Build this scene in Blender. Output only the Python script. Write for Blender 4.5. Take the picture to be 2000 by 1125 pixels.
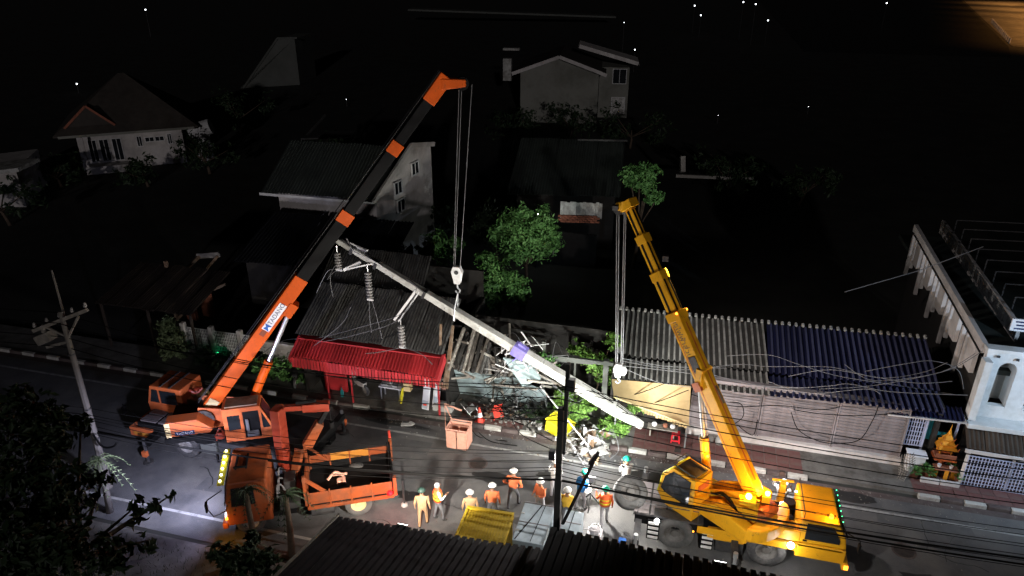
import bpy, bmesh, math, random
from mathutils import Vector, Matrix
random.seed(7)
R=math.radians
SC=bpy.context.scene
for o in list(bpy.data.objects): bpy.data.objects.remove(o)
COL=SC.collection
# ---------------------------------------------------------------- camera, world, exposure
cd=bpy.data.cameras.new('camera'); cam=bpy.data.objects.new('camera',cd); COL.objects.link(cam)
cam.location=(0,0,18.5); cam.rotation_euler=(R(65.5),0,R(15)); cd.sensor_width=36; cd.lens=25.2
cd.clip_start=.2; cd.clip_end=3000; SC.camera=cam
wd=bpy.data.worlds.new('World'); SC.world=wd; wd.use_nodes=True
nt=wd.node_tree; bg=nt.nodes['Background']
sky=nt.nodes.new('ShaderNodeTexSky'); sky.sky_type='NISHITA'; sky.sun_disc=False
sky.sun_elevation=R(-5); sky.sun_rotation=R(250)
nt.links.new(sky.outputs[0],bg.inputs[0]); bg.inputs[1].default_value=0.06
SC.view_settings.view_transform='Standard'; SC.view_settings.look='None'; SC.view_settings.exposure=0; SC.view_settings.gamma=1
SC.view_settings.use_curve_mapping=False
SC.cycles.max_bounces=5; SC.cycles.diffuse_bounces=3; SC.cycles.glossy_bounces=2; SC.cycles.transparent_max_bounces=6
SC.cycles.sample_clamp_indirect=3; SC.cycles.use_light_tree=True
def lamp(name,kind,loc,power,col,aim=None,size=75,blend=.5,rad=.12):
    l=bpy.data.lights.new(name,kind); l.energy=power; l.color=col; l.shadow_soft_size=rad
    if kind=='SPOT': l.spot_size=R(size); l.spot_blend=blend
    o=bpy.data.objects.new(name,l); COL.objects.link(o); o.location=loc
    if aim is not None: o.rotation_euler=(Vector(aim)-Vector(loc)).to_track_quat('-Z','Y').to_euler()
    return o
WHITE=(1,.97,.92); COOL=(.72,.82,1); AMBER=(1,.42,.05); SODIUM=(1,.42,.1); PINK=(1,.7,.68)
# working lamps of the place, plus added fill lights; their housings are built with the things that carry them
lamp('work_light_left_eave','SPOT',(-7.3,14.95,3.4),4000,(1,.93,.84),(-12.0,26.5,5.4),128,.5,.1)
lamp('work_light_right_eave','SPOT',(1.6,15.0,4.25),1100,WHITE,(1.4,22,2.2),165,.5,.1)
lamp('work_light_road','SPOT',(-2.63,21.14,1.3),2000,(.97,1,.97),(-4.2,27.5,3.8),140,.6,.1)
lamp('work_light_road_pool','POINT',(-2.63,20.9,1.9),1000,WHITE,rad=.12)
lamp('crane_head_fill','SPOT',(-2.7,23.5,10.7),2600,(1,.95,.9),(-7.5,18.5,0),92,.8,.12)  # added fill spot that brightens the near roof, road and box tops
lamp('crane_wall_fill','SPOT',(3.9,21.95,2.25),1000,(1,.93,.9),(5.2,27,.6),145,.8,.1)  # extra spot added to brighten the shutters and pavement
lamp('truck_headlight_left','SPOT',(-15.4,17.62,.95),260,(.52,.56,1),(-21,14.4,.2),120,.8,.08)
lamp('truck_headlight_right','SPOT',(-14.6,16.17,.95),260,(.52,.56,1),(-20,13.2,.2),120,.8,.08)
lamp('truck_marker','POINT',(-14.65,15.8,.75),14,AMBER,rad=.05)
lamp('work_light_left_yard','SPOT',(-16.4,15.7,3.0),2000,(.7,.72,1),(-18.2,20.5,1.0),150,.7,.1)
lamp('warm_eave_light','SPOT',(-9.2,15.05,3.0),450,(1,.72,.45),(-8.8,19.5,.5),130,.7,.1)
lamp('street_lamp_glow','SPOT',(17.2,22.2,7.2),3000,(.58,.77,1),(12.6,27.2,2.5),85,.8,.15)
lamp('crane_amber_pivot','POINT',(2.62,19.35,3.15),150,AMBER,rad=.07)
lamp('crane_amber_rear','POINT',(3.25,19.9,2.95),150*.6,AMBER,rad=.07)
lamp('crane_amber_cab','POINT',(1.3,20.95,3.25),150*.35,AMBER,rad=.05)
lamp('crane_amber_carrier','POINT',(5.25,19.75,2.55),150*.25,AMBER,rad=.05)
lamp('crane_white_deck','POINT',(3.75,20.9,2.5),90,PINK,rad=.06)
lamp('crane_white_side','SPOT',(-.2,19.3,2.5),90*2.6,WHITE,(-3.4,18.6,.3),150,.7,.06)
lamp('crane_cab_fill','SPOT',(.3,20.95,3.35),3400,(.95,1,.95),(-7.5,32,3.8),84,.6,.06)  # strong white spot added to brighten the trees and wreckage
lamp('crane_white_skirt','POINT',(4.15,19.25,1.0),90*.3,WHITE,rad=.05)
lamp('crane_boom_fill','SPOT',(-.75,22.95,9.25),1700,(1,.9,.87),(8.5,28.5,1.5),120,.7,.08)  # added fill spot, set high to reach the parapets
for i,(x,y) in enumerate(((89.0,205),(93.3,224),(98.0,245),(103.1,268),(109.4,296),(117.0,330),(126.4,372),(137.2,420))): lamp('sodium_street_light','SPOT',(x,y,17.4),30000,SODIUM,(x,y+1,0),132,.6,.3)
lamp('yard_light','POINT',(-9.74,42.70,3.76),40,(.95,1,.95),rad=.05)
wall_fill_sun=lamp('wall_fill_sun','SUN',(0,-30,40),0.3,(1,.93,.95)); wall_fill_sun.data.angle=R(1); wall_fill_sun.rotation_euler=Vector((-.3,.93,-.17)).to_track_quat('-Z','Y').to_euler()  # weak low sun added as fill on the far house walls
# ---------------------------------------------------------------- materials
MT={}
def mat(n,col,rough=.65,metal=0,var=.18,scale=2.5,bump=0,dirt=None,dirt_amt=.5,dscale=.8,emit=None,estr=0,spec=.3,trans=0,bscale=None,pv=.14,wear=None):
    m=bpy.data.materials.new(n); m.use_nodes=True; t=m.node_tree; b=t.nodes['Principled BSDF']
    b.inputs['Roughness'].default_value=rough; b.inputs['Metallic'].default_value=metal
    b.inputs['Specular IOR Level'].default_value=spec
    if trans: b.inputs['Transmission Weight'].default_value=trans
    L=t.links.new
    tc=t.nodes.new('ShaderNodeTexCoord'); nz=t.nodes.new('ShaderNodeTexNoise'); nz.inputs['Scale'].default_value=scale; nz.inputs['Detail'].default_value=7; nz.inputs['Roughness'].default_value=.65
    L(tc.outputs['Object'],nz.inputs['Vector'])
    cr=t.nodes.new('ShaderNodeValToRGB'); cr.color_ramp.elements[0].position=.3; cr.color_ramp.elements[1].position=.72
    cr.color_ramp.elements[0].color=(*[c*(1-var) for c in col],1); cr.color_ramp.elements[1].color=(*[min(1,c*(1+var)) for c in col],1)
    L(nz.outputs['Fac'],cr.inputs[0]); out=cr.outputs[0]
    if dirt:
        n2=t.nodes.new('ShaderNodeTexNoise'); n2.inputs['Scale'].default_value=dscale; n2.inputs['Detail'].default_value=10; n2.inputs['Roughness'].default_value=.72
        L(tc.outputs['Object'],n2.inputs['Vector'])
        r2=t.nodes.new('ShaderNodeValToRGB'); r2.color_ramp.elements[0].position=.44; r2.color_ramp.elements[1].position=.62
        L(n2.outputs['Fac'],r2.inputs[0])
        ml=t.nodes.new('ShaderNodeMath'); ml.operation='MULTIPLY'; ml.inputs[1].default_value=dirt_amt; L(r2.outputs[0],ml.inputs[0])
        mx=t.nodes.new('ShaderNodeMix'); mx.data_type='RGBA'; L(ml.outputs[0],mx.inputs[0]); L(out,mx.inputs[6]); mx.inputs[7].default_value=(*dirt,1); out=mx.outputs[2]
        rr=t.nodes.new('ShaderNodeMapRange'); rr.inputs[3].default_value=rough; rr.inputs[4].default_value=min(1,rough+.2); L(ml.outputs[0],rr.inputs[0]); L(rr.outputs[0],b.inputs['Roughness'])
    oi=t.nodes.new('ShaderNodeObjectInfo'); mr=t.nodes.new('ShaderNodeMapRange'); mr.inputs[3].default_value=1-pv; mr.inputs[4].default_value=1+pv*.6; L(oi.outputs['Random'],mr.inputs[0])
    vm=t.nodes.new('ShaderNodeVectorMath'); vm.operation='SCALE'; L(out,vm.inputs[0]); L(mr.outputs[0],vm.inputs['Scale']); out=vm.outputs[0]
    if wear:   # thin scratches and chips of bare primer
        mp=t.nodes.new('ShaderNodeMapping'); mp.inputs['Scale'].default_value=(1.2,9,1.6); L(tc.outputs['Object'],mp.inputs[0])
        n4=t.nodes.new('ShaderNodeTexNoise'); n4.inputs['Scale'].default_value=3.2; n4.inputs['Detail'].default_value=9; n4.inputs['Roughness'].default_value=.8; L(mp.outputs[0],n4.inputs['Vector'])
        r4=t.nodes.new('ShaderNodeValToRGB'); r4.color_ramp.elements[0].position=.585; r4.color_ramp.elements[1].position=.64; L(n4.outputs['Fac'],r4.inputs[0])
        m4=t.nodes.new('ShaderNodeMath'); m4.operation='MULTIPLY'; m4.inputs[1].default_value=.8; L(r4.outputs[0],m4.inputs[0])
        x4=t.nodes.new('ShaderNodeMix'); x4.data_type='RGBA'; L(m4.outputs[0],x4.inputs[0]); L(out,x4.inputs[6]); x4.inputs[7].default_value=(*wear,1); out=x4.outputs[2]
    L(out,b.inputs['Base Color'])
    if bump:
        n3=t.nodes.new('ShaderNodeTexNoise'); n3.inputs['Scale'].default_value=bscale or scale*9; n3.inputs['Detail'].default_value=6; L(tc.outputs['Object'],n3.inputs['Vector'])
        bp=t.nodes.new('ShaderNodeBump'); bp.inputs['Strength'].default_value=bump; bp.inputs['Distance'].default_value=.03
        L(n3.outputs['Fac'],bp.inputs['Height']); L(bp.outputs[0],b.inputs['Normal'])
    if emit: b.inputs['Emission Color'].default_value=(*emit,1); b.inputs['Emission Strength'].default_value=estr
    MT[n]=m; return m
mat('asphalt',(.085,.085,.088),.62,0,.4,.5,.6,(.165,.158,.148),.7,.32,bscale=30)
mat('ground',(.03,.03,.026),.95,0,.4,.3,.5)
mat('line_paint',(.3,.3,.29),.7,0,.3,3,0,(.08,.08,.08),.75,3)
mat('pave_red',(.13,.055,.05),.75,0,.3,2,.4,(.09,.08,.07),.6,1.2)
mat('pave_grey',(.12,.115,.105),.8,0,.3,1.5,.4,(.05,.045,.04),.7,.9)
mat('kerb_white',(.42,.41,.38),.7,0,.15,4,.3,(.12,.11,.1),.5,3)
mat('kerb_dark',(.07,.05,.048),.75,0,.2,4,.3,(.12,.11,.1),.5,3)
mat('concrete',(.36,.36,.34),.8,0,.15,3,.3,(.16,.155,.14),.5,2)
mat('pole_white',(.55,.55,.52),.75,0,.12,2.5,.35,(.26,.25,.22),.7,2.2,wear=(.2,.16,.12))
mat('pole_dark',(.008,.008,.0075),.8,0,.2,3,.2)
mat('pole_grey',(.12,.11,.1),.8,0,.2,3,.2)
mat('wire',(.006,.006,.006),.8,spec=.05)
mat('wire_grey',(.14,.14,.145),.5,0,.2)
mat('hub',(.12,.115,.11),.65,.2,.25,5,0,(.06,.05,.04),.6,3)
mat('steel',(.45,.46,.47),.4,.7,.15,4)
mat('dark_steel',(.04,.04,.043),.5,.3,.3,4,0,(.1,.09,.08),.4,3)
mat('black_paint',(.005,.005,.0055),.6,0,.3,3,0,(.014,.014,.014),.4,2,spec=.1)
mat('orange_boom',(.6,.088,.006),.5,0,.08,2,0,(.4,.06,.008),.4,1.2,spec=.15,pv=.05,wear=(.09,.06,.04))
mat('orange_body',(.5,.11,.03),.5,0,.12,2,0,(.3,.09,.04),.5,1.6,pv=.05,wear=(.09,.06,.04))
mat('orange_truck',(.24,.052,.014),.5,0,.15,2,0,(.1,.04,.02),.6,1.8,pv=.05,wear=(.09,.06,.04))
mat('red_orange',(.24,.03,.014),.42,0,.12,2,0,(.2,.04,.02),.5,1.8,pv=.05,wear=(.09,.06,.04))
mat('amber_panel',(.4,.16,.025),.45,0,.1,2,pv=.05,wear=(.09,.06,.04))
mat('cream',(.55,.43,.22),.6,0,.1,2,0,(.3,.22,.1),.4,2)
mat('yellow_crane',(.62,.3,.008),.42,0,.08,2,0,(.46,.22,.01),.35,1.5,pv=.05,wear=(.09,.06,.04))
mat('glass',(.012,.015,.018),.08,0,.1,2,spec=.6)
mat('tyre',(.04,.04,.042),.85,0,.25,5,.4,(.11,.105,.1),.7,2.5)
mat('rim',(.36,.35,.34),.6,.3,.25,5,0,(.1,.08,.06),.6,3)
mat('tyre_pale',(.065,.065,.064),.85,0,.2,5,.4,(.13,.125,.12),.6,2)
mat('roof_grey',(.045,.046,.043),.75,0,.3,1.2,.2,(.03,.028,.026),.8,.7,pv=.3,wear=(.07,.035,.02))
mat('roof_old',(.085,.084,.08),.85,0,.3,1,.3,(.028,.027,.025),.8,.7,pv=.3,wear=(.07,.035,.02))
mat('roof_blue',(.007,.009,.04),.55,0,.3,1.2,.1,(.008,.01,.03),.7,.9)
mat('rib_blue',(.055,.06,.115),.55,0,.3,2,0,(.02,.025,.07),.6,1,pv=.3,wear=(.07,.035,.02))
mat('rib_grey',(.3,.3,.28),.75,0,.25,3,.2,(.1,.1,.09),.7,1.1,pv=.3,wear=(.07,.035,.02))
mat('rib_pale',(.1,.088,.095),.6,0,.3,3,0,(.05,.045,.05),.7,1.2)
mat('wall_dim',(.1,.105,.095),.85,0,.15,.6,.2)
mat('wall_moss',(.24,.24,.21),.85,0,.15,.8,.2,(.12,.12,.1),.7,.4)
mat('roof_dark',(.035,.042,.037),.8,0,.3,1,.2)
mat('roof_red',(.44,.03,.036),.5,0,.12,2,0,(.22,.025,.028),.4,1.2,pv=.3,wear=(.07,.035,.02))
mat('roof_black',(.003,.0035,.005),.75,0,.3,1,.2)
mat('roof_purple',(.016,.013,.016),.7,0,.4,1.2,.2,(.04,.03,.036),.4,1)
mat('canopy_brown',(.022,.015,.01),.85,0,.35,1.5,.3)
mat('roof_tile',(.045,.038,.032),.8,0,.25,1.5,.3)
mat('roof_brown',(.05,.036,.026),.8,0,.35,1.5,.3,(.08,.065,.05),.5,1,pv=.3,wear=(.07,.035,.02))
mat('wall_white',(.55,.52,.5),.8,0,.12,1.2,.2,(.3,.28,.26),.6,.7)
mat('wall_cream',(.42,.4,.36),.8,0,.12,1.2,.2,(.2,.19,.17),.6,.5)
mat('wall_grey',(.22,.195,.2),.75,0,.22,1,.2,(.1,.09,.085),.6,.7)
mat('wall_blue',(.26,.33,.34),.6,0,.12,1.5,.15,(.16,.19,.19),.6,1)
mat('canvas',(.44,.32,.16),.85,0,.12,1.5,.2,(.32,.22,.1),.5,1.2)
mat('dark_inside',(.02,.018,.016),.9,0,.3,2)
mat('wood',(.16,.1,.06),.8,0,.35,4,.3,(.3,.27,.22),.4,3)
mat('grey_wood',(.26,.24,.21),.85,0,.35,4,.3,(.1,.09,.08),.5,3)
mat('white_board',(.5,.5,.47),.8,0,.3,2,.2,(.15,.13,.11),.7,1.6)
mat('brick_red',(.28,.1,.06),.85,0,.3,4,.3)
mat('white_metal',(.6,.6,.6),.5,0,.12,3,0,(.35,.33,.3),.4,2)
mat('fence_blue',(.42,.46,.62),.5,0,.1,3,0,(.25,.26,.32),.4,2)
mat('arch_white',(.62,.64,.64),.75,0,.08,1.5,.1,(.42,.42,.38),.5,1)
mat('teal',(.03,.3,.33),.5,0,.15,3)
mat('gold',(.72,.3,.03),.35,.3,.2,5)
mat('gold_red',(.4,.1,.03),.5,0,.3,6)
mat('terracotta',(.25,.1,.06),.8,0,.3,4)
mat('red_plastic',(.55,.02,.03),.45,0,.1)
mat('yellow_plastic',(.7,.62,.02),.45,0,.1,3,0,(.4,.34,.02),.4,3)
mat('basket',(.75,.4,.3),.6,0,.1,3,0,(.5,.24,.17),.4,4)
mat('mustard',(.5,.34,.02),.5,0,.15,2,.1,(.22,.15,.02),.5,1.5,pv=.05,wear=(.09,.06,.04))
mat('box_blue',(.42,.5,.56),.5,0,.12,2,.1,(.18,.22,.26),.5,1.5)
mat('skin',(.3,.16,.1),.6,0,.1)
mat('insulator_core',(.02,.018,.016),.5)
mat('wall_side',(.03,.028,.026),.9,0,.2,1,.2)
mat('hair',(.01,.009,.008),.7)
mat('hair_grey',(.35,.36,.38),.7)
mat('shirt_orange',(.72,.18,.07),.85,0,.15,9,.2)
mat('shirt_white',(.66,.66,.64),.85,0,.12,9,.2)
mat('shirt_yellow',(.75,.45,.05),.85,0,.12,9,.2)
mat('shirt_blue',(.03,.2,.55),.85,0,.15,9,.2)
mat('coverall',(.36,.22,.12),.85,0,.15,9,.2)
mat('trousers_grey',(.13,.13,.14),.85,0,.2,9,.2)
mat('trousers_pale',(.42,.4,.42),.85,0,.2,9,.2)
mat('shoe',(.03,.028,.026),.7)
mat('helmet_white',(.75,.75,.72),.3)
mat('helmet_green',(.01,.33,.2),.3)
mat('helmet_dark',(.03,.06,.05),.35)
mat('vest_orange',(.8,.12,.03),.7)
mat('vest_yellow',(.75,.5,.03),.6)
mat('purple_cloth',(.2,.17,.5),.85,0,.2,6,.2)
mat('rubble',(.2,.19,.175),.9,0,.45,3,.4,(.05,.045,.04),.6,2)
mat('debris_white',(.34,.34,.335),.8,0,.25,4,.3,(.25,.24,.23),.5,3)
mat('plastic_dark',(.02,.02,.024),.4)
mat('insulator',(.3,.29,.28),.3,0,.2)
mat('label_white',(.7,.7,.72),.5)
mat('ink',(.02,.03,.09),.6)
mat('blue_ink',(.03,.12,.4),.6)
mat('sign_white',(.65,.67,.7),.5,0,.05)
mat('cone_red',(.6,.06,.04),.5)
mat('bark',(.09,.065,.045),.9,0,.3,5,.4)
def leafmat(n,col,col2):
    m=mat(n,col,.55,0,.1,2); t=m.node_tree; b=t.nodes['Principled BSDF']
    oi=t.nodes.new('ShaderNodeNewGeometry'); cr=t.nodes.new('ShaderNodeValToRGB')
    cr.color_ramp.elements[0].color=(*col,1); cr.color_ramp.elements[1].color=(*col2,1)
    t.links.new(oi.outputs['Random Per Island'],cr.inputs[0]); t.links.new(cr.outputs[0],b.inputs['Base Color'])
leafmat('leaf',(.045,.13,.03),(.13,.28,.08))
leafmat('leaf_bright',(.06,.14,.02),(.14,.26,.05))
leafmat('leaf_dark',(.012,.028,.011),(.03,.05,.02))
leafmat('leaf_pale',(.09,.13,.06),(.2,.25,.13))
def emis(n,col,s): return mat(n,col,.4,0,0,emit=col,estr=s)
emis('lit_white',(1,.96,.95),14); emis('lit_amber',(1,.28,.02),6); emis('lit_red',(1,.005,.01),4); emis('lit_green',(.05,1,.35),4)
emis('lit_cool',(.75,.85,1),9); emis('lit_soft',(1,.97,.85),5); emis('lit_amber_big',(1,.55,.05),40); emis('lit_far',(.9,.95,1),6)
mat('verge',(.006,.006,.004),.95,0,.4,.4,.3)
mat('asphalt_patch',(.08,.08,.082),.7,0,.25,1.5,.5,(.11,.108,.1),.5,2,bscale=40)
mat('oil_stain',(.02,.02,.02),.45,0,.3,2)
mat('iron_cover',(.06,.05,.045),.55,.5,.3,6,.3)
# ---------------------------------------------------------------- mesh builder
class B:
    def __init__(s,M=None): s.v=[]; s.f=[]; s.m=[]; s.M=M
    def add(s,vs,fs,m=0):
        n=len(s.v)
        for p in vs:
            p=Vector(p); s.v.append(s.M@p if s.M else p)
        for f in fs: s.f.append([i+n for i in f]); s.m.append(m)
        return s
    def box(s,c,d,rz=0,m=0,X=None):
        x,y,z=d[0]/2,d[1]/2,d[2]/2
        Q=X if X is not None else Matrix.Rotation(rz,3,'Z')
        c=Vector(c); vs=[c+Q@Vector((i*x,j*y,k*z)) for k in (-1,1) for j in (-1,1) for i in (-1,1)]
        return s.add(vs,[(0,2,3,1),(4,5,7,6),(0,1,5,4),(2,6,7,3),(0,4,6,2),(1,3,7,5)],m)
    def bb(s,a,b,m=0):   # box from corner to corner
        return s.box([(a[i]+b[i])/2 for i in range(3)],[abs(b[i]-a[i]) for i in range(3)],0,m)
    def beam(s,p,q,w,h,m=0,up=(0,0,1),w2=None,h2=None):
        p,q=Vector(p),Vector(q); d=(q-p).normalized(); up=Vector(up)
        if abs(d.dot(up))>.98: up=Vector((1,0,0))
        x=d.cross(up).normalized(); z=x.cross(d)
        vs=[]
        for c,ww,hh in ((p,w,h),(q,w2 or w,h2 or h)):
            vs+=[c+x*i*ww/2+z*j*hh/2 for i,j in ((-1,-1),(1,-1),(1,1),(-1,1))]
        return s.add(vs,[(0,3,2,1),(4,5,6,7),(0,1,5,4),(1,2,6,5),(2,3,7,6),(3,0,4,7)],m)
    def cyl(s,p,q,r,r2=None,n=10,m=0,cap=True):
        p,q=Vector(p),Vector(q); r2=r if r2 is None else r2; d=(q-p).normalized()
        u=Vector((1,0,0)) if abs(d.z)>.9 else Vector((0,0,1)); x=d.cross(u).normalized(); y=d.cross(x)
        vs=[c+(x*math.cos(2*math.pi*i/n)+y*math.sin(2*math.pi*i/n))*rr for c,rr in ((p,r),(q,r2)) for i in range(n)]
        fs=[(i,(i+1)%n,n+(i+1)%n,n+i) for i in range(n)]
        if cap: fs+=[tuple(range(n-1,-1,-1)),tuple(range(n,2*n))]
        return s.add(vs,fs,m)
    def tube(s,pts,r,n=5,m=0):
        P=[Vector(p) for p in pts]; vs=[]; fs=[]
        for i,p in enumerate(P):
            d=(P[min(i+1,len(P)-1)]-P[max(i-1,0)]).normalized()
            u=Vector((0,0,1)) if abs(d.z)<.9 else Vector((1,0,0)); x=d.cross(u).normalized(); y=x.cross(d)
            rr=r[i] if isinstance(r,(list,tuple)) else r
            vs+=[p+(x*math.cos(2*math.pi*k/n)+y*math.sin(2*math.pi*k/n))*rr for k in range(n)]
        for i in range(len(P)-1):
            fs+=[(i*n+k,i*n+(k+1)%n,(i+1)*n+(k+1)%n,(i+1)*n+k) for k in range(n)]
        fs+=[tuple(range(n-1,-1,-1)),tuple(range((len(P)-1)*n,len(P)*n))]
        return s.add(vs,fs,m)
    def prism(s,poly,a,b,plane='xz',m=0):  # polygon in plane, extruded along the third axis from a to b
        n=len(poly)
        def P(u,v,w): return {'xz':(u,w,v),'yz':(w,u,v),'xy':(u,v,w)}[plane]
        vs=[P(u,v,a) for u,v in poly]+[P(u,v,b) for u,v in poly]
        fs=[tuple(range(n)),tuple(range(2*n-1,n-1,-1))]+[(i,n+i,n+(i+1)%n,(i+1)%n) for i in range(n)]
        return s.add(vs,fs,m)
    def ball(s,c,r,nu=10,nv=7,m=0,lo=-1,X=None):
        if not isinstance(r,(tuple,list)): r=(r,r,r)
        c=Vector(c); vs=[]; fs=[]; a0=math.asin(lo)
        for j in range(nv+1):
            a=a0+(math.pi/2-a0)*j/nv
            for i in range(nu):
                t=2*math.pi*i/nu; q=Vector((r[0]*math.cos(a)*math.cos(t),r[1]*math.cos(a)*math.sin(t),r[2]*math.sin(a)))
                vs.append(c+(X@q if X is not None else q))
        for j in range(nv):
            fs+=[(j*nu+i,j*nu+(i+1)%nu,(j+1)*nu+(i+1)%nu,(j+1)*nu+i) for i in range(nu)]
        return s.add(vs,fs,m)
    def lathe(s,c,ax,prof,n=20,m=0):   # prof: (radius, offset along axis)
        c=Vector(c); d=Vector(ax).normalized(); u=Vector((1,0,0)) if abs(d.x)<.9 else Vector((0,1,0)); x=d.cross(u).normalized(); y=d.cross(x)
        vs=[c+d*h+(x*math.cos(2*math.pi*i/n)+y*math.sin(2*math.pi*i/n))*r for r,h in prof for i in range(n)]
        fs=[(j*n+i,j*n+(i+1)%n,(j+1)*n+(i+1)%n,(j+1)*n+i) for j in range(len(prof)-1) for i in range(n)]
        return s.add(vs,fs,m)
def me_of(name,b,mats,smooth=False):
    me=bpy.data.meshes.new(name); me.from_pydata([tuple(v) for v in b.v],[],b.f)
    for k in (mats if isinstance(mats,(list,tuple)) else [mats]): me.materials.append(MT[k])
    for i,p in enumerate(me.polygons): p.material_index=b.m[i]; p.use_smooth=smooth
    bm=bmesh.new(); bm.from_mesh(me); bmesh.ops.recalc_face_normals(bm,faces=bm.faces); bm.to_mesh(me); bm.free()
    me.update(); return me
def tag(o,label=None,cat=None,group=None,kind=None):
    for k,v in (('label',label),('category',cat),('group',group),('kind',kind)):
        if v: o[k]=v
    return o
def put(name,me,parent=None,mw=None):
    o=bpy.data.objects.new(name,me); COL.objects.link(o)
    if mw is not None: o.matrix_world=mw
    if parent is not None:
        w=Matrix(o.matrix_basis); o.parent=parent
        o.matrix_parent_inverse=world_of(parent).inverted(); o.matrix_basis=w
    return o
def world_of(o):
    if o.parent is None: return Matrix(o.matrix_basis)
    return world_of(o.parent)@o.matrix_parent_inverse@o.matrix_basis
def part(name,b,mats,parent=None,bev=0,smooth=False):
    o=put(name,me_of(name,b,mats,smooth),parent)
    if bev:
        md=o.modifiers.new('bevel','BEVEL'); md.width=bev; md.segments=2; md.limit_method='ANGLE'; md.angle_limit=R(40)
    return o
def thing(name,label,cat,loc,rz=0,group=None):
    o=bpy.data.objects.new(name,None); COL.objects.link(o); o.location=loc; o.rotation_euler=(0,0,rz); o.empty_display_size=.3
    return tag(o,label,cat,group)
def solo(name,b,mats,label,cat,group=None,bev=0,smooth=False): return tag(part(name,b,mats,None,bev,smooth),label,cat,group)
def structure(name,b,mats,**k): return tag(part(name,b,mats,None,**k),kind='structure')
def frame(loc,rz): return Matrix.Translation(loc)@Matrix.Rotation(rz,4,'Z')
def lerp(a,b,t): return Vector(a)*(1-t)+Vector(b)*t
def sag(a,b,s,n=14,wob=0):
    return [lerp(a,b,i/n)-Vector((0,0,s*4*(i/n)*(1-i/n)))+Vector((0,random.uniform(-wob,wob),random.uniform(-wob,wob)))*(0<i<n) for i in range(n+1)]
def smoothpath(pts,k=6):
    P=[Vector(p) for p in pts]; out=[]
    for i in range(len(P)-1):
        a,b,c,d=P[max(i-1,0)],P[i],P[i+1],P[min(i+2,len(P)-1)]
        for j in range(k):
            t=j/k; out.append(.5*((2*b)+(c-a)*t+(2*a-5*b+4*c-d)*t*t+(3*b-a-3*c+d)*t**3))
    return out+[P[-1]]
def text(name,body,size,mw,m,parent,ext=.004):
    c=bpy.data.curves.new(name,'FONT'); c.body=body; c.size=size; c.extrude=ext; c.align_x='CENTER'; c.align_y='CENTER'
    t=bpy.data.objects.new(name,c); COL.objects.link(t)
    dg=bpy.context.evaluated_depsgraph_get(); me=bpy.data.meshes.new_from_object(t.evaluated_get(dg)); bpy.data.objects.remove(t)
    me.materials.clear(); me.materials.append(MT[m]); return put(name,me,parent,mw)
def basis(o,x,y):   # matrix with given local x and (approx.) y directions
    x=Vector(x).normalized(); z=x.cross(Vector(y)).normalized(); y=z.cross(x)
    M=Matrix((x,y,z)).transposed().to_4x4(); M.translation=Vector(o); return M

# ---------------------------------------------------------------- roofs of separate corrugated sheets
def sheet_mesh(w,l,ribs,h,mat_,wavy=False,rib=None):
    b=B(); p=w/ribs; pr=[]
    for i in range(ribs):
        x=i*p
        if wavy: pr+=[(x,0),(x+p*.25,h*.5),(x+p*.5,h),(x+p*.75,h*.5)]
        else: pr+=[(x,0),(x+p*.6,0),(x+p*.68,h),(x+p*.92,h)]
    pr.append((w,0)); n=len(pr)
    vs=[(x,y,z+t) for t in (0,-.012) for y in (0,l) for x,z in pr]
    fs=[(i,i+1,n+i+1,n+i) for i in range(n-1)]+[(2*n+i,3*n+i,3*n+i+1,2*n+i+1) for i in range(n-1)]
    fs+=[(i,2*n+i,2*n+i+1,i+1) for i in range(n-1)]+[(n+i,n+i+1,3*n+i+1,3*n+i) for i in range(n-1)]
    b.add(vs,fs); me=bpy.data.meshes.new('roof_sheet'); me.from_pydata([tuple(v) for v in b.v],[],b.f); me.materials.append(MT[mat_])
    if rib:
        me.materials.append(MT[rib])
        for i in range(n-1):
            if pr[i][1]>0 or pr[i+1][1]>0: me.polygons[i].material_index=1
    return me
def sheets(parent,A,Bq,C,n,ribs,h,mat_,name='roof_sheet',wavy=False,jit=.006,rib=None):
    # A eave start, Bq eave end, C ridge above the start
    A,Bq,C=Vector(A),Vector(Bq),Vector(C); w=(Bq-A).length/n; l=(C-A).length
    M=basis(A,Bq-A,C-A); me=sheet_mesh(w,l,ribs,h,mat_,wavy,rib); sk=M.to_3x3().inverted()@(C-A); shear=sk.x/sk.y
    if abs(shear)>.01:
        for v in me.vertices: v.co.x+=shear*v.co.y; v.co.y*=sk.y/l
    for i in range(n):
        put(name,me,parent,M@Matrix.Translation((i*w,random.uniform(-jit,jit)*6,random.uniform(0,jit)+(i%2)*(.03 if wavy else .006)))@Matrix.Rotation(random.uniform(-.007,.007),4,'Z')@Matrix.Rotation(random.uniform(0,.008),4,'X'))
def roofed_wall(b,pts,z0,z1,t=.15): pass
# ---------------------------------------------------------------- ground and road
structure('ground',B().add([(-700,-60,-.02),(700,-60,-.02),(700,900,-.02),(-700,900,-.02)],[(0,1,2,3)]),'ground')
structure('road',B().add([(-160,15.75,.0),(160,15.75,.0),(160,24.6,.0),(-160,24.6,.0)],[(0,1,2,3)]),'asphalt')
for n_,y0,y1 in (('edge_line',23.4,23.52),('edge_line',16.72,16.84)):
    structure(n_,B().add([(-90,y0,.005),(90,y0,.005),(90,y1,.005),(-90,y1,.005)],[(0,1,2,3)]),'line_paint')
pv=structure('pavement',B().bb((-120,24.82,-.1),(-9.6,26.9,.12)).bb((-9.6,24.82,-.1),(-1.8,28.5,.12)).bb((-1.8,24.82,-.1),(120,27.4,.12)),'pave_grey')
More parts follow.
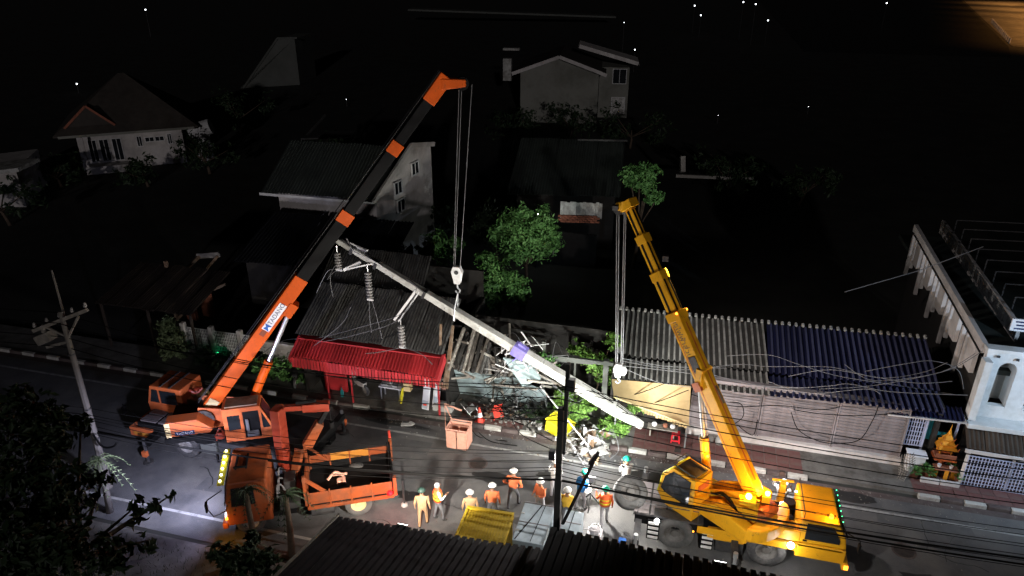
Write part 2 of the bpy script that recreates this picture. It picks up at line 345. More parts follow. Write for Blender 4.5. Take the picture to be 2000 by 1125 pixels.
# red paved bays with joints between the slabs
slab=me_of('paving_slab',B().box((0,0,0),(.46,.46,.03)),'pave_red')
for (x0,x1) in ((-9.1,-6.4),(-1.5,5.0),(9.2,14.6)):
    x=x0
    while x<x1:
        for j in range(3): put('paving_slab',slab,pv,Matrix.Translation((x+.24,25.08+j*.48,.118+random.uniform(0,.008))))
        x+=.48
km=[me_of('kerb_stone',B().box((0,0,0),(.74,.2,.2)),k) for k in ('kerb_white','kerb_dark')]
for i in range(84):
    x=-34+i*.78
    if -13.5<x<-9.3 or 5.3<x<9.0: continue
    k=put('kerb_stone',km[i%2],pv,Matrix.Translation((x,24.71,.06)))
    k.modifiers.new('bevel','BEVEL').width=.025
structure('near_pavement',B().bb((-120,12.2,-.1),(120,15.5,.1)),'pave_grey')
structure('gutter',B().add([(-120,24.28,.004),(120,24.28,.004),(120,24.6,.004),(-120,24.6,.004)],[(0,1,2,3)]),'kerb_dark')
structure('shop_yard',B().bb((-18,24.9,-.1),(-9.62,30,.1)),'pave_grey')
def blob(cx,cy,rx,ry,seed,n=18):
    rg=random.Random(seed); return [(cx+rx*(1+rg.uniform(-.3,.3))*math.cos(2*math.pi*i/n),cy+ry*(1+rg.uniform(-.3,.3))*math.sin(2*math.pi*i/n)) for i in range(n)]
for i,(x,y,w,h) in enumerate(((-12,22.2,2.4,.9),(-3.8,23.0,1.7,.7),(7.6,22.9,3.2,.8),(-17.5,18.0,1.6,.8),(9.5,18.4,2.2,1.0))):
    structure('road_patch',B().add([(x,y,.003),(x+w,y+.05,.003),(x+w-.05,y+h,.003),(x+.04,y+h-.04,.003)],[(0,1,2,3)]),'asphalt_patch')
for i,(x,y,a,b_) in enumerate(((-6.5,21.6,.8,.35),(-.8,23.2,.9,.4),(-15.6,21.9,.9,.3),(6.6,24.1,1.3,.3),(-9.2,19.8,.6,.3),(8.6,20.3,1.0,.35),(-11.6,24.0,1.4,.2),(-4.4,22.3,.5,.3))):
    structure('oil_stain',B().add([(p,q,.0065) for p,q in blob(x,y,a,b_,i)],[tuple(range(18))]),'oil_stain')
for x,y,l in ((-7.4,22.3,'round iron manhole cover in the road left of the basket'),(8.2,21.6,'round iron manhole cover in the road right of the yellow crane')):
    t=thing('manhole_cover',l,'manhole cover',(x,y,0)); part('frame',B().lathe((x,y,.004),(0,0,1),[(.33,0),(.4,0),(.4,.006),(.33,.006)],20),'kerb_dark',t); part('lid',B().cyl((x,y,.002),(x,y,.012),.325,n=20),'iron_cover',t)
cr=B(); rg=random.Random(21)
for i in range(26):
    x,y=rg.uniform(-24,14),rg.uniform(17.2,24.2); a=rg.uniform(-.4,.4)+rg.choice((0,0,1.57)); w=rg.uniform(.006,.014); L=[]
    for k in range(9): L.append((x,y)); x+=math.cos(a)*.22; y+=math.sin(a)*.22; a+=rg.uniform(-.5,.5)
    for k in range(8):
        (x0,y0),(x1,y1)=L[k],L[k+1]; cr.add([(x0-w,y0-w,.0045),(x0+w,y0+w,.0045),(x1+w,y1+w,.0045),(x1-w,y1-w,.0045)],[(0,3,2,1)])
tag(part('road_crack',cr,'oil_stain'),kind='stuff')
gt=B()
for i in range(900):
    x=rg.uniform(-23,13); y=24.5-abs(rg.gauss(0,.5)) if i<600 else rg.uniform(16,24.5); s_=rg.uniform(.01,.03); gt.add([(x-s_,y,.007),(x+s_,y-s_,.007),(x,y+s_,.007+s_*.8)],[(0,1,2)])
tag(part('grit',gt,'rubble'),kind='stuff')
# road in the upper right distance
structure('far_road',B().add([(69,205,.03),(124,453,.03),(160,453,.03),(86,190,.03)],[(0,1,2,3)]),'asphalt')
structure('verge',B().add([(20,180,.01),(61,180,.01),(68.2,205,.01),(123,453,.01),(150,600,.01),(20,600,.01)],[(0,1,2,3,4,5)]),'verge')
bm_=me_of('bollard',B().cyl((0,0,0),(0,0,1.3),.28,.28,8),'kerb_white')
for i in range(16):
    p=lerp((70.5,212,0),(88,285,0),i/15); tag(put('bollard',bm_,None,Matrix.Translation(p)),'white bollard along the edge of the far orange lit road, '+['nearest','second nearest','third','fourth','fifth','sixth','seventh','eighth','ninth','tenth','eleventh','twelfth','thirteenth','fourteenth','fifteenth','farthest'][i]+' of the row','bollard','bollards along the far road')
def street_lamp(loc,h,rz,arm,label,glow='lit_soft',group=None,r=.09,head=.5):
    t=thing('street_lamp',label,'street lamp',loc,0,group)
    M=frame(loc,rz)
    part('pole',B(M).cyl((0,0,0),(0,0,h),r*1.4,r,8).beam((0,0,h),(arm,0,h+.25),r*1.3,r*1.3),'pole_grey',t)
    part('lamp_head',B(M).box((arm,0,h+.3),(head*1.2,head*.6,.16)),'dark_steel',t,.02)
    part('lens',B(M).box((arm,0,h+.2),(head,head*.5,.05)),glow,t)
    return t
for (x,y),l in zip(((89.0,205),(93.3,224),(98.0,245),(103.1,268),(109.4,296),(117.0,330),(126.4,372),(137.2,420)),['nearest', 'second', 'third', 'fourth', 'fifth', 'sixth', 'seventh', 'farthest']): street_lamp((x+9,y,0),17.2,0,-8.6,l+' tall street lamp along the orange lit far road',group='tall lamps along the far road')
street_lamp((18.4,22.6,0),7.2,R(190),1.4,'street lamp at the road edge right of the arched building','lit_cool')
# distant lamps, each on its own post, seen as points of light
far_l=[(-146.53,171.40,6.83),(-93.78,91.94,1.38),(-6.30,220.55,7.25),(6.03,202.02,9.20),(11.80,190.55,5.74),(47.64,246.44,7.37),(-13.73,137.35,3.92),(-18.63,160.17,6.85),(1.47,93.86,-0.42),(-48.62,92.30,0.59),(8.57,191.35,9.27),(-4.13,208.91,5.47),(12.98,103.10,0.56)]
lab=['lone bright lamp at the top left above the tiled roof','bright lamp left of the tiled roof house','small lamp among the group left of the distant glow','brightest of the lamps at the top right of centre','lower lamp below the top right cluster','single lamp near the top edge left of the orange road','lamp just right of the cream gabled house','tall lamp above the cream gabled house','solitary tiny lamp in the dark right of the small tree','faint lamp above the long white walled building','second lamp of the top right cluster','dimmer lamp left of the top right cluster','faint thin lamp in the middle of the dark right side']
for i,(p,l) in enumerate(zip(far_l,lab)):
    d=Vector(p).length; z=max(p[2],1.0); t=thing('lamp_post',l,'lamp',(p[0],p[1],0),0)
    part('post',B().cyl((p[0],p[1],0),(p[0],p[1],z),.06,.05,6),'dark_steel',t)
    r=d*.72*(.0011 if i not in (8,9,12,7) else .0006)
    part('bulb',B().ball((p[0],p[1],z),r,8,6),'lit_far',t)
# ---------------------------------------------------------------- distant houses
def win(b_parent,c,w,h,nrm,mats=('white_metal','glass'),bars=1):
    # framed window proud of a wall: c centre, nrm outward normal in plan
    n=Vector((nrm[0],nrm[1],0)).normalized(); x=Vector((-n.y,n.x,0)); M=basis(Vector(c)+n*.03,x,(0,0,1))
    f=B(M)
    for dx in (-w/2,w/2): f.box((dx,0,0),(.07,h+.07,.09))
    for dy in (-h/2,h/2): f.box((0,dy,0),(w-.07,.07,.09))
    for k in range(1,bars+1): f.box((-w/2+w*k/(bars+1),0,0),(.05,h-.07,.06))
    o=part('window',f,mats[0],b_parent); part('pane',B(M).box((0,0,-.01),(w-.08,h-.08,.02)),mats[1],o)
def house(name,label,loc,rz,w,d,h,rh,over,wallm,roofm,kind='hip',wins=(),wn=1.2):
    t=thing(name,label,'house',loc,rz); M=frame(loc,rz)
    b=B(M).bb((-w/2,0,0),(w/2,d,h))
    if kind=='gabley': b.prism([(-w/2,h),(w/2,h),(0,h+rh*.93)],.02,d-.02,'xz')
    part('wall',b,wallm,t)
    r=B(M); o=over; th=.14
    if kind=='hip':
        k=min(w,d)/2+o; A=[(-w/2-o,-o,h),(w/2+o,-o,h),(w/2+o,d+o,h),(-w/2-o,d+o,h)]
        if w>=d: rd=[(-w/2-o+k,d/2,h+rh),(w/2+o-k,d/2,h+rh)]
        else: rd=[(0,-o+k,h+rh),(0,d+o-k,h+rh)]
        up=[(x,y,z+th) for x,y,z in A+rd]
        r.add(A+up,[(3,2,1,0),(0,1,5,4),(1,2,6,5),(2,3,7,6),(3,0,4,7)]+([(4,5,9,8),(5,6,9),(6,7,8,9),(7,4,8)] if w>=d else [(4,5,8),(5,6,9,8),(6,7,9),(7,4,8,9)]))
    else:
        for sx in (-1,1):
            r.add([(sx*(w/2+o),-o,h-.15),(0,-o,h+rh),(0,d+o,h+rh),(sx*(w/2+o),d+o,h-.15)]+[(sx*(w/2+o),-o,h),(0,-o,h+rh+th),(0,d+o,h+rh+th),(sx*(w/2+o),d+o,h)],[(0,3,2,1),(4,5,6,7),(0,1,5,4),(2,3,7,6),(0,4,7,3)])
    part('roof',r,roofm,t)
    for (x,z,ww,hh) in wins: win(t,M@Vector((x,0,z)),ww,hh,M.to_3x3()@Vector((0,-1,0)))
    return t,M
# tiled house at the left
h1,M1=house('tiled_house','pale house with a broad dark hipped tile roof at the upper left',(-53.78,57.51,0),R(38),9.2,8.6,3.7,4.6,1.6,'wall_white','roof_tile','hip',[(-3.4,1.9,.7,2.1),(-2.4,1.9,.8,2.1),(-1.3,1.9,.8,2.1),(.7,2.5,.45,1.0),(1.6,2.6,.8,.45),(2.5,2.6,.8,.45),(3.4,2.5,.4,1.0)])
part('gable',B(M1).add([(-4.9,-.9,4.5),(-1.3,-.9,4.5),(-3.1,-.9,6.2),(-4.9,2.2,4.6),(-1.3,2.2,4.6),(-3.1,3.2,6.2)],[(0,1,2),(0,2,5,3),(1,4,5,2)]),'roof_tile',h1)
part('barge_board',B(M1).beam((-5.2,-.98,4.4),(-3.1,-.98,6.3),.1,.2).beam((-3.1,-.98,6.3),(-1.0,-.98,4.4),.1,.2),'brick_red',h1)
part('fascia',B(M1).bb((-5.8,-1.66,3.6),(5.8,-1.61,3.82)),'wall_moss',h1)
part('porch',B(M1).bb((-4.2,-1.5,0),(-.6,-.05,.7)).bb((-4.1,-1.4,.7),(-3.9,-1.2,3.5)),'wall_white',h1)
tk=solo('water_tank',B().cyl((-49.83,61.20,2.89),(-47.91,61.98,3.45),.75,.75,14).bb((-49.42,61.22,2.70),[(-49.42,61.22,2.70)[0]+1,(-49.42,61.22,2.70)[1]+1,0]),'white_metal','white water tank on its stand at the right end of the tiled house','water tank')
# tall grey gable wall behind
t=thing('grey_building','dim grey building with a steep pointed gable behind the tiled house','building',(-67.92,102.74,-2.47))
p0=Vector((-68.81,104.45,1.64)); q=Vector((-72.51,102.40,-0.6)); e=Vector((-65.10,108.08,7.25))
part('wall',B().add([(q.x,q.y,0),(e.x,e.y,0),(e.x,e.y,e.z),(e.x-2.4,e.y-1,e.z),(q.x,q.y,q.z),(q.x-2,q.y+9,0),(e.x-2,e.y+9,0),(e.x-2,e.y+9,e.z),(e.x-4.4,e.y+8,e.z),(q.x-2,q.y+9,q.z)],[(0,1,2,3,4),(9,8,7,6,5),(0,4,9,5),(4,3,8,9),(3,2,7,8),(2,1,6,7)]),'wall_dim',t)
part('cap',B().beam((q.x,q.y-.1,q.z),(e.x-2.4,e.y-1.1,e.z+.1),.4,.25).beam((e.x-2.4,e.y-1.1,e.z+.1),(e.x+.5,e.y,e.z+.1),.4,.25),'wall_dim',t)
# white house cut by the left edge
t=thing('white_house','white house with a pale sloping roof edge cut by the left frame edge','house',(-53.39,42.32,0))
a=Vector((-58.25,42.90,2.65)); b_=Vector((-53.51,44.44,3.21)); 
part('wall',B().add([(a.x,a.y,0),(b_.x,b_.y,0),(b_.x,b_.y,b_.z),(a.x,a.y,a.z),(a.x-4,a.y+6,0),(b_.x-4,b_.y+6,0),(b_.x-4,b_.y+6,b_.z),(a.x-4,a.y+6,a.z)],[(0,1,2,3),(7,6,5,4),(1,5,6,2),(0,3,7,4),(3,2,6,7)]),'wall_white',t)
c=Vector((-51.96,45.06,3.67)); part('roof',B().beam((a.x,a.y-.6,a.z+.35),(c.x,c.y-.6,c.z),3.2,.3),'white_board',t)
# cream gabled house in the background
h5,M5=house('gabled_house','cream two storey house with two stepped gables behind the trees',(-17.87,89.12,0),R(8),9.6,11,6.1,1.9,.9,'wall_moss','roof_tile','gabley')
h5['category']='house'
part('barge_board',B(M5).beam((-5.75,-.95,6.0),(0,-.95,8.05),.12,.4).beam((0,-.95,8.05),(5.75,-.95,6.0),.12,.4),'wall_white',h5)
part('side_wing',B(M5).bb((4.85,4.2,0),(8.6,11,6.3)),'wall_moss',h5)
part('wing_roof',B(M5).beam((2.2,3.2,8.9),(9.6,3.2,6.9),.12,.45).add([(2,3.2,8.75),(9.8,3.2,6.7),(9.8,12,6.7),(2,12,8.75)],[(0,1,2,3)]),['wall_white'],h5)
win(h5,M5@Vector((7.4,4.2,5.2)),1.7,1.8,M5.to_3x3()@Vector((0,-1,0)))
win(h5,M5@Vector((7.4,4.2,1.6)),1.7,2.0,M5.to_3x3()@Vector((0,-1,0)),('white_metal','white_board'))
part('water_stack',B(M5).box((-6.4,0,6.4),(1.0,1,2.6)).box((-5.9,0,8.8),(2,1,.25)),'white_board',h5)
# long building with corrugated roof behind the orange boom
t=thing('long_building','long white walled building with a dark ribbed roof behind the orange boom','building',(-22.3,40,0))
sheets(t,(-26.1,37.4,5.5),(-18.4,37.6,5.5),(-26.6,42.2,7.6),9,4,.07,'roof_dark')
part('wall',B().bb((-25.4,38.1,0),(-18.9,38.25,5.35)),'wall_white',t)
part('gable_wall',B().add([(-18.55,37.7,0),(-18.55,37.7,5.6),(-17.95,42.3,7.75),(-17.6,44.6,7.35),(-17.6,44.6,0),(-18.75,37.7,0),(-18.75,37.7,5.6),(-18.15,42.3,7.75),(-17.8,44.6,7.35),(-17.8,44.6,0)],[(0,1,2,3,4),(9,8,7,6,5),(0,5,6,1),(1,6,7,2),(2,7,8,3)]),'wall_white',t)
part('barge_board',B().beam((-18.5,37.3,5.45),(-18.0,42.3,7.8),.14,.3).beam((-18.0,42.3,7.8),(-17.5,45,7.3),.14,.3),'wall_white',t)
for k,(y,z) in enumerate(((40.1,5.6),(42.3,6.3),(40.3,4.4))): win(t,(-18.45+(y-37.7)*.13,y,z),.9,.8,(1,-.13),bars=1)
part('fascia',B().bb((-26.2,37.3,5.32),(-18.4,37.36,5.48)),'white_metal',t)
# dark roof in front of it
t=thing('dark_roof_shed','low dark roofed shed in front of the long white building','shed',(-21,34,0))
sheets(t,(-24.5,31.5,3.4),(-15.5,31.8,3.4),(-24.8,36.5,4.6),8,5,.06,'roof_black')
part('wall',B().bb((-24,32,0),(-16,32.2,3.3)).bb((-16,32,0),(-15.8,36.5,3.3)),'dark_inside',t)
# warehouse and white boarded shed
t=thing('warehouse','large dark unlit warehouse roof above the white boarded shed','building',(-9,48,0))
sheets(t,(-12.6,45.6,4.0),(-5.0,46.9,4.0),(-13.2,52,6.4),8,5,.06,'roof_dark')
part('wall',B().bb((-12.3,47.2,0),(-5.4,47.4,4)),'dark_inside',t)
part('ridge_cap',B().beam((-9,52.3,6.5),(-5.4,53,6.5),.3,.12),'roof_old',t)
t=thing('boarded_shed','small shed with grey white boards and a red brick base in the trees','shed',(-8.0,43.5,0))
for i in range(13):
    a=lerp((-8.32,43.50,4.42),(-5.62,43.50,4.54),i/13); h_=random.uniform(.85,1.0)*1.15
    part('board',B().box((a.x,43.5+random.uniform(-.03,.03),a.z-.5),(.2,.04,h_)),'white_board',t)
for j in range(4):
    for i in range(8):
        a=lerp((-8.37,43.40,3.45),(-5.82,43.40,3.61),(i+.5*(j%2))/8); put('brick',me_of('brick',B().box((0,0,0),(.29,.14,.1)),'brick_red') if (i+j)==0 else bpy.data.meshes['brick'],t,Matrix.Translation((a.x,43.35,a.z-.12*j+.1)))
part('wall',B().bb((-10.0,43.65,0),(-6.0,43.85,2.3)),'dark_inside',t)
part('gate',B().bb((-9.4,43.3,.8),(-9.35,43.35,2.2)).bb((-9.1,43.3,.8),(-9.05,43.35,2.2)).bb((-8.8,43.3,.8),(-8.75,43.35,2.2)).bb((-9.5,43.3,1.9),(-8.7,43.35,2.0)),'white_board',t)
# long low lit edges in the dark
solo('boundary_wall',B().beam((-1.96,62.06,1.63),(4.49,63.67,1.39),.3,.25).beam((-1.58,62.86,3.13),(-1.43,62.33,1.92),.4,.5),'wall_cream','low pale wall with one white post in the dark right of the small tree','wall')
solo('roof_edge',B().beam((-31.19,51.57,5.66),(-27.40,52.64,5.78),2.4,.1).beam((-30.99,51.64,5.70),(-30.79,54.48,6.78),.15,.15),'roof_old','faint grey slab roof above the long white walled building','roof')
solo('distant_roof',B().beam((-95.51,229.49,4.52),(-31.79,245.57,2.43),8,.5),'wall_dim','very long faint roof at the top of the picture','roof')

# ---------------------------------------------------------------- right shop row
t=thing('shop_row','long low shop row with a grey and navy ribbed roof and lilac grey shutters','shop building',(3.6,28,0))
xs=lerp((-3.06,30.5,3.55),(10.27,30.5,3.9),.47)
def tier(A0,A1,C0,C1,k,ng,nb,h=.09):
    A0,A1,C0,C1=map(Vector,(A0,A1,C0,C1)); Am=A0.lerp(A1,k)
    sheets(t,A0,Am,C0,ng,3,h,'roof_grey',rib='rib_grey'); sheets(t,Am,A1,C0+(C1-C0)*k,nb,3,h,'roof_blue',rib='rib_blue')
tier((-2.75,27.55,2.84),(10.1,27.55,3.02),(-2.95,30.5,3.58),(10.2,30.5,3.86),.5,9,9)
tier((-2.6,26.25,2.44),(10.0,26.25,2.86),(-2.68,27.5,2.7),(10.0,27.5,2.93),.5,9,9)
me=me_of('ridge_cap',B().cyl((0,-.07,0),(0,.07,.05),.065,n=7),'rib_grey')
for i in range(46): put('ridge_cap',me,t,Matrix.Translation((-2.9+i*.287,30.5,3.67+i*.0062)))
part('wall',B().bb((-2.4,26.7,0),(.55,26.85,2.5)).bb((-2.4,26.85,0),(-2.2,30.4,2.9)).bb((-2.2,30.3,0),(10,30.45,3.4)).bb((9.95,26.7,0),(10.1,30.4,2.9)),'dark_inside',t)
part('plinth',B().bb((.6,26.4,.1),(9.0,26.62,.42)),'wall_white',t)
# roller shutters: slats one by one
for s,(x0,x1) in enumerate(((.75,3.4),(3.55,6.3),(6.45,8.9))):
    f=part('shutter_box',B().bb((x0-.06,26.5,2.7),(x1+.06,26.78,2.86)),'wall_grey',t)
    for xx in (x0-.06,x1): part('guide_rail',B().bb((xx,26.55,.4),(xx+.06,26.75,2.69)),'wall_grey',f)
    me=me_of('shutter_slat',B().box((0,0,0),(x1-x0-.01,.05,.135)),'wall_grey')
    for k in range(16): put('shutter_slat',me,f,Matrix.Translation(((x0+x1)/2,26.62+random.uniform(-.003,.003),.49+k*.142))@Matrix.Rotation(R(10),4,'X'))
# torn awning
aw=thing('beige_awning','torn beige canvas awning sagging from the grey roof above the bench','awning',(-.9,25.8,2))
nx,ny=14,8; vs=[]
for j in range(ny+1):
    for i in range(nx+1):
        u,v=i/nx,j/ny; top=lerp((-2.65,26.2,2.42),(.6,26.2,2.6),u); lo=lerp((-2.42,25.25,2.2),(.68,25.15,1.42),u)
        p=top.lerp(lo,v); p.z-=.12*math.sin(v*math.pi)*(.4+u)+.03*math.sin(u*17)*v; vs.append(p)
fs=[(j*(nx+1)+i,j*(nx+1)+i+1,(j+1)*(nx+1)+i+1,(j+1)*(nx+1)+i) for j in range(ny) for i in range(nx)]
n=len(vs); part('canvas',B().add(vs+[p-Vector((0,0,.015)) for p in vs],fs+[tuple(n+k for k in f[::-1]) for f in fs]),'canvas',aw,smooth=True)
part('awning_bar',B().cyl((-2.42,25.22,2.18),(.7,25.12,1.4),.035,n=6),'cream',aw)
vb=B()
for i in range(16):
    a=lerp((-1.2,25.2,1.86),(.68,25.12,1.38),i/16); vb.box((a.x,a.y,a.z-.1),(.1,.012,random.uniform(.08,.24)),0)
part('valance_scrap',vb,'canvas',aw)
for x in (-2.3,.62): part('post',B().cyl((x,25.3,.12),(x,25.3,1.5 if x>0 else 2.2),.035,n=6),'steel',aw)
# ---------------------------------------------------------------- red awning shop
t=thing('red_awning_shop','dark ribbed roof shop with a bright red ribbed awning along its front','shop building',(-13,27.5,0))
sheets(t,(-16.9,25.15,3.2),(-9.75,25.0,3.2),(-17.1,28.3,4.35),10,5,.045,'roof_old',wavy=True)
sheets(t,(-17.4,28.5,4.3),(-12.0,28.5,4.3),(-17.9,31.2,5.0),8,5,.045,'roof_old',wavy=True)
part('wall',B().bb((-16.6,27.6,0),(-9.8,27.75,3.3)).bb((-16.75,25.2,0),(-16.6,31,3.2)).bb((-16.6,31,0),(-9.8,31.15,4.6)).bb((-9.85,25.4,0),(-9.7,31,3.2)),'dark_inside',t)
a=thing('red_awning','bright red ribbed metal awning over the shop front','awning',(-13.1,24.3,2.5))
sheets(a,(-16.5,24.0,2.66),(-9.75,24.0,2.66),(-16.6,24.95,3.06),11,4,.06,'roof_red')
me=me_of('valance_panel',B().box((0,0,0),(.115,.03,.48)),'roof_red')
for i in range(44): put('valance_panel',me,a,Matrix.Translation((-16.42+i*.1535,23.97+.012*(i%2),2.42)))
part('top_flashing',B().beam((-16.6,25.02,3.13),(-9.7,25.02,3.13),.34,.06).beam((-9.72,25.05,3.06),(-9.68,23.95,2.5),.14,.4).beam((-16.6,25.05,3.06),(-16.55,23.95,2.5),.1,.3),'roof_red',a)
for x in (-15.4,-14.2,-10.0): part('awning_post',B().cyl((x,24.9,.1),(x,24.9,2.6),.05,n=8),'roof_red',a)
solo('red_gate',B().bb((-15.9,25.6,.12),(-14.9,25.68,1.5)).bb((-15.95,25.56,.1),(-15.87,25.72,1.6)).bb((-14.93,25.56,.1),(-14.85,25.72,1.6)),'roof_red','dark red metal gate leaf under the left end of the red awning','gate')
# ---------------------------------------------------------------- wrecked shop in the middle
t=thing('wrecked_shop','wrecked shop with loose grey roof strips and a grey blue hoarding below the fallen pole','shop building',(-7.5,27.5,0))
mes=[me_of('roof_strip',(lambda b_: [b_.tube([(0,0,0),(0,L*.5,.02),(0,L,0)],.05,6) and b_][0])(B().box((.0,L/2,-.02),(.17,L,.012))),'grey_wood' if k%2 else 'roof_old') for k,L in enumerate((1.9,2.1,1.5,1.2))]
for i in range(13):
    x=-9.5+i*.2+random.uniform(-.03,.03); L=random.randrange(2) if i<7 else random.randrange(1,4)
    put('roof_strip',mes[L],t,Matrix.Translation((x,25.05+random.uniform(-.1,.15),2.42+random.uniform(0,.12)))@Matrix.Rotation(R(32+random.uniform(-5,5)),4,'X')@Matrix.Rotation(R(random.uniform(-6,6) if i<8 else random.uniform(-24,24)),4,'Z'))
me=me_of('timber',B().box((0,0,0),(.09,2.3,.09)),'grey_wood')
for i in range(30):
    put('timber',me,t,Matrix.Translation((random.uniform(-9.8,-5.2),random.uniform(25.6,27.6),random.uniform(1.2,3.1)))@Matrix.Rotation(random.uniform(0,3.14),4,'Z')@Matrix.Rotation(random.uniform(-.7,.7),4,'X'))
for x,dx in ((-9.95,-.1),(-9.75,.25),(-9.6,.1)):
    part('post',B().beam((x,24.9,1.6),(x+dx,25.7,4.3),.1,.08),'wood',t)
# hoarding of separate panels
for i,(x0,x1,lean) in enumerate(((-9.85,-8.35,0),(-8.33,-7.0,.0),(-6.96,-5.5,.15))):
    part('hoarding_panel',B().add([(x0,26.85,.1),(x1,26.85,.1),(x1,26.15-lean,1.75-.3*(i==2)),(x0,26.15,1.8)]+[(x0,26.9,.1),(x1,26.9,.1),(x1,26.2-lean,1.78-.3*(i==2)),(x0,26.2,1.83)],[(0,1,2,3),(7,6,5,4),(0,4,5,1),(1,5,6,2),(2,6,7,3),(3,7,4,0)]),'wall_blue',t)
part('hoarding_post',B().beam((-6.98,26.75,.1),(-6.98,26.05,1.95),.06,.06),'dark_steel',t)
part('beam',B().beam((-5.9,26.6,2.9),(-2.7,26.9,2.75),.14,.16).beam((-5.9,26.9,2.55),(-3.6,27.0,2.6),.1,.12),'wall_dim',t)
part('frame',B().beam((-5.7,26.6,.1),(-5.7,26.6,3.6),.14,.14).beam((-3.0,26.9,.1),(-3.0,26.9,2.9),.22,.22).beam((-4.4,27.2,.1),(-4.4,27.2,2.6),.08,.08),'wall_dim',t)
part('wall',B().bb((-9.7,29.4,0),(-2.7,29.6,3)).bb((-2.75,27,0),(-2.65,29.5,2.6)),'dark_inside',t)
part('leaf_debris',B().ball((0,0,-5),.01,4,3),'dark_inside',t) if False else None
# crossarm of the fallen line tangled on the roof
tg=B()
for i in range(26):
    c_=Vector((random.uniform(-7.6,-5.6),random.uniform(24.9,26.4),random.uniform(2.6,4.1))); d_=Vector((random.uniform(-1,1),random.uniform(-1,1),random.uniform(-.8,.8))).normalized()
    tg.cyl(c_-d_*random.uniform(.2,.7),c_+d_*random.uniform(.2,.7),random.uniform(.015,.04),n=5)
tag(part('broken_ironwork',tg,'white_metal'),'tangle of pale broken ironwork on the wrecked roof beside the fallen pole','ironwork')
solo('torn_sheet',B().add([(-7.2,25.4,3.2),(-5.9,25.2,3.3),(-5.6,25.6,2.3),(-6.3,25.3,2.0),(-7.0,25.7,2.5)],[(0,1,2),(0,2,3),(0,3,4)]).add([(-7.2,25.42,3.23),(-5.9,25.22,3.33),(-5.6,25.62,2.33),(-6.3,25.32,2.03),(-7.0,25.72,2.53)],[(2,1,0),(3,2,0),(4,3,0)]),'wall_blue','crumpled pale blue sheet torn loose behind the fallen pole','metal sheet')
# ---------------------------------------------------------------- arched concrete building on the right
t=thing('arched_building','pale concrete building with an arched front and hanging wall mouldings on its side','building',(12.5,31,0))
x0,x1,y0=11.13,16.5,27.2
# front wall with two arched openings
def arch_pts(cx,w,zb,zt,n=9): return [(cx-w/2,zb)]+[(cx-w/2*math.cos(math.pi*i/n),zt-w/2+w/2*math.sin(math.pi*i/n)) for i in range(n+1)]+[(cx+w/2,zb)]
fb=B(); zb,zt=2.95,5.26
cells=[(11.13,11.55,None),(11.55,12.35,11.95),(12.35,12.75,None),(12.75,13.55,13.15),(13.55,16.5,None)]
for a,b_,cx in cells:
    if cx is None: fb.bb((a,y0,2.4),(b_,y0+.25,zt))
    else:
        A=arch_pts(cx,.62,zb,4.85); n=len(A)
        fb.bb((a,y0,2.4),(b_,y0+.25,zb))
        for y in (y0,y0+.25): fb.prism([(a,zb),(a,zt),(cx,zt)]+A[:n//2+1][::-1],y,y+.001,'xz'); fb.prism([(cx,zt),(b_,zt),(b_,zb)]+A[n//2:][::-1],y,y+.001,'xz')
        for i in range(n-1): fb.add([(A[i][0],y0,A[i][1]),(A[i+1][0],y0,A[i+1][1]),(A[i+1][0],y0+.7,A[i+1][1]),(A[i][0],y0+.7,A[i][1])],[(0,1,2,3)])
part('front_wall',fb,'arch_white',t)
for cx in (11.95,13.15): part('niche_back',B().bb((cx-.33,y0+.7,2.9),(cx+.33,y0+.76,4.9)),'wall_cream',t)
part('ledge',B().bb((10.95,26.5,2.22),(16.5,27.19,2.42)),'arch_white',t,.02)
part('cornice',B().bb((11.05,27.05,5.27),(16.5,27.5,5.42)),'arch_white',t,.02)
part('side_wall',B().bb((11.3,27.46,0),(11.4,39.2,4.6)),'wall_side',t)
part('corner_pier',B().bb((10.98,26.75,2.43),(11.25,27.19,5.0)),'arch_white',t,.02)
for x,z in ((11.45,5.05),(12.1,5.0),(12.8,5.05)): part('wall_hook',B().bb((x,27.12,z),(x+.1,27.19,z+.08)),'dark_steel',t)
part('parapet',B().add([(11.02,27.5,5.0),(11.02,39.3,5.75),(11.02,39.3,6.12),(11.02,27.5,5.4),(11.2,27.5,5.0),(11.2,39.3,5.75),(11.2,39.3,6.12),(11.2,27.5,5.4)],[(0,1,2,3),(7,6,5,4),(0,4,5,1),(3,2,6,7),(0,3,7,4),(1,5,6,2)]),'wall_white',t)
part('roof_pipe',B().tube([(10.99,27.5,5.02),(10.98,31.5,5.28),(10.98,35,5.49),(10.98,39,5.74)],.035),'dark_steel',t)
for g in range(5):
    y=28.0+g*2.33; z=5.0+(y-27.5)*.0635
    part('hanging_panel',B().bb((11.02,y,z-1.2),(11.18,y+.8,z-.03)),'wall_white',t)
    part('hanging_bar',B().bb((11.02,y+1.08,z-1.6),(11.18,y+1.26,z-.03)),'wall_white',t,.02)
    part('hanging_bar',B().bb((11.02,y+1.68,z-2.2),(11.18,y+1.86,z-.02)),'wall_white',t,.02)
part('flat_roof',B().bb((11.4,27.6,4.1),(17,43,4.3)),'roof_dark',t)
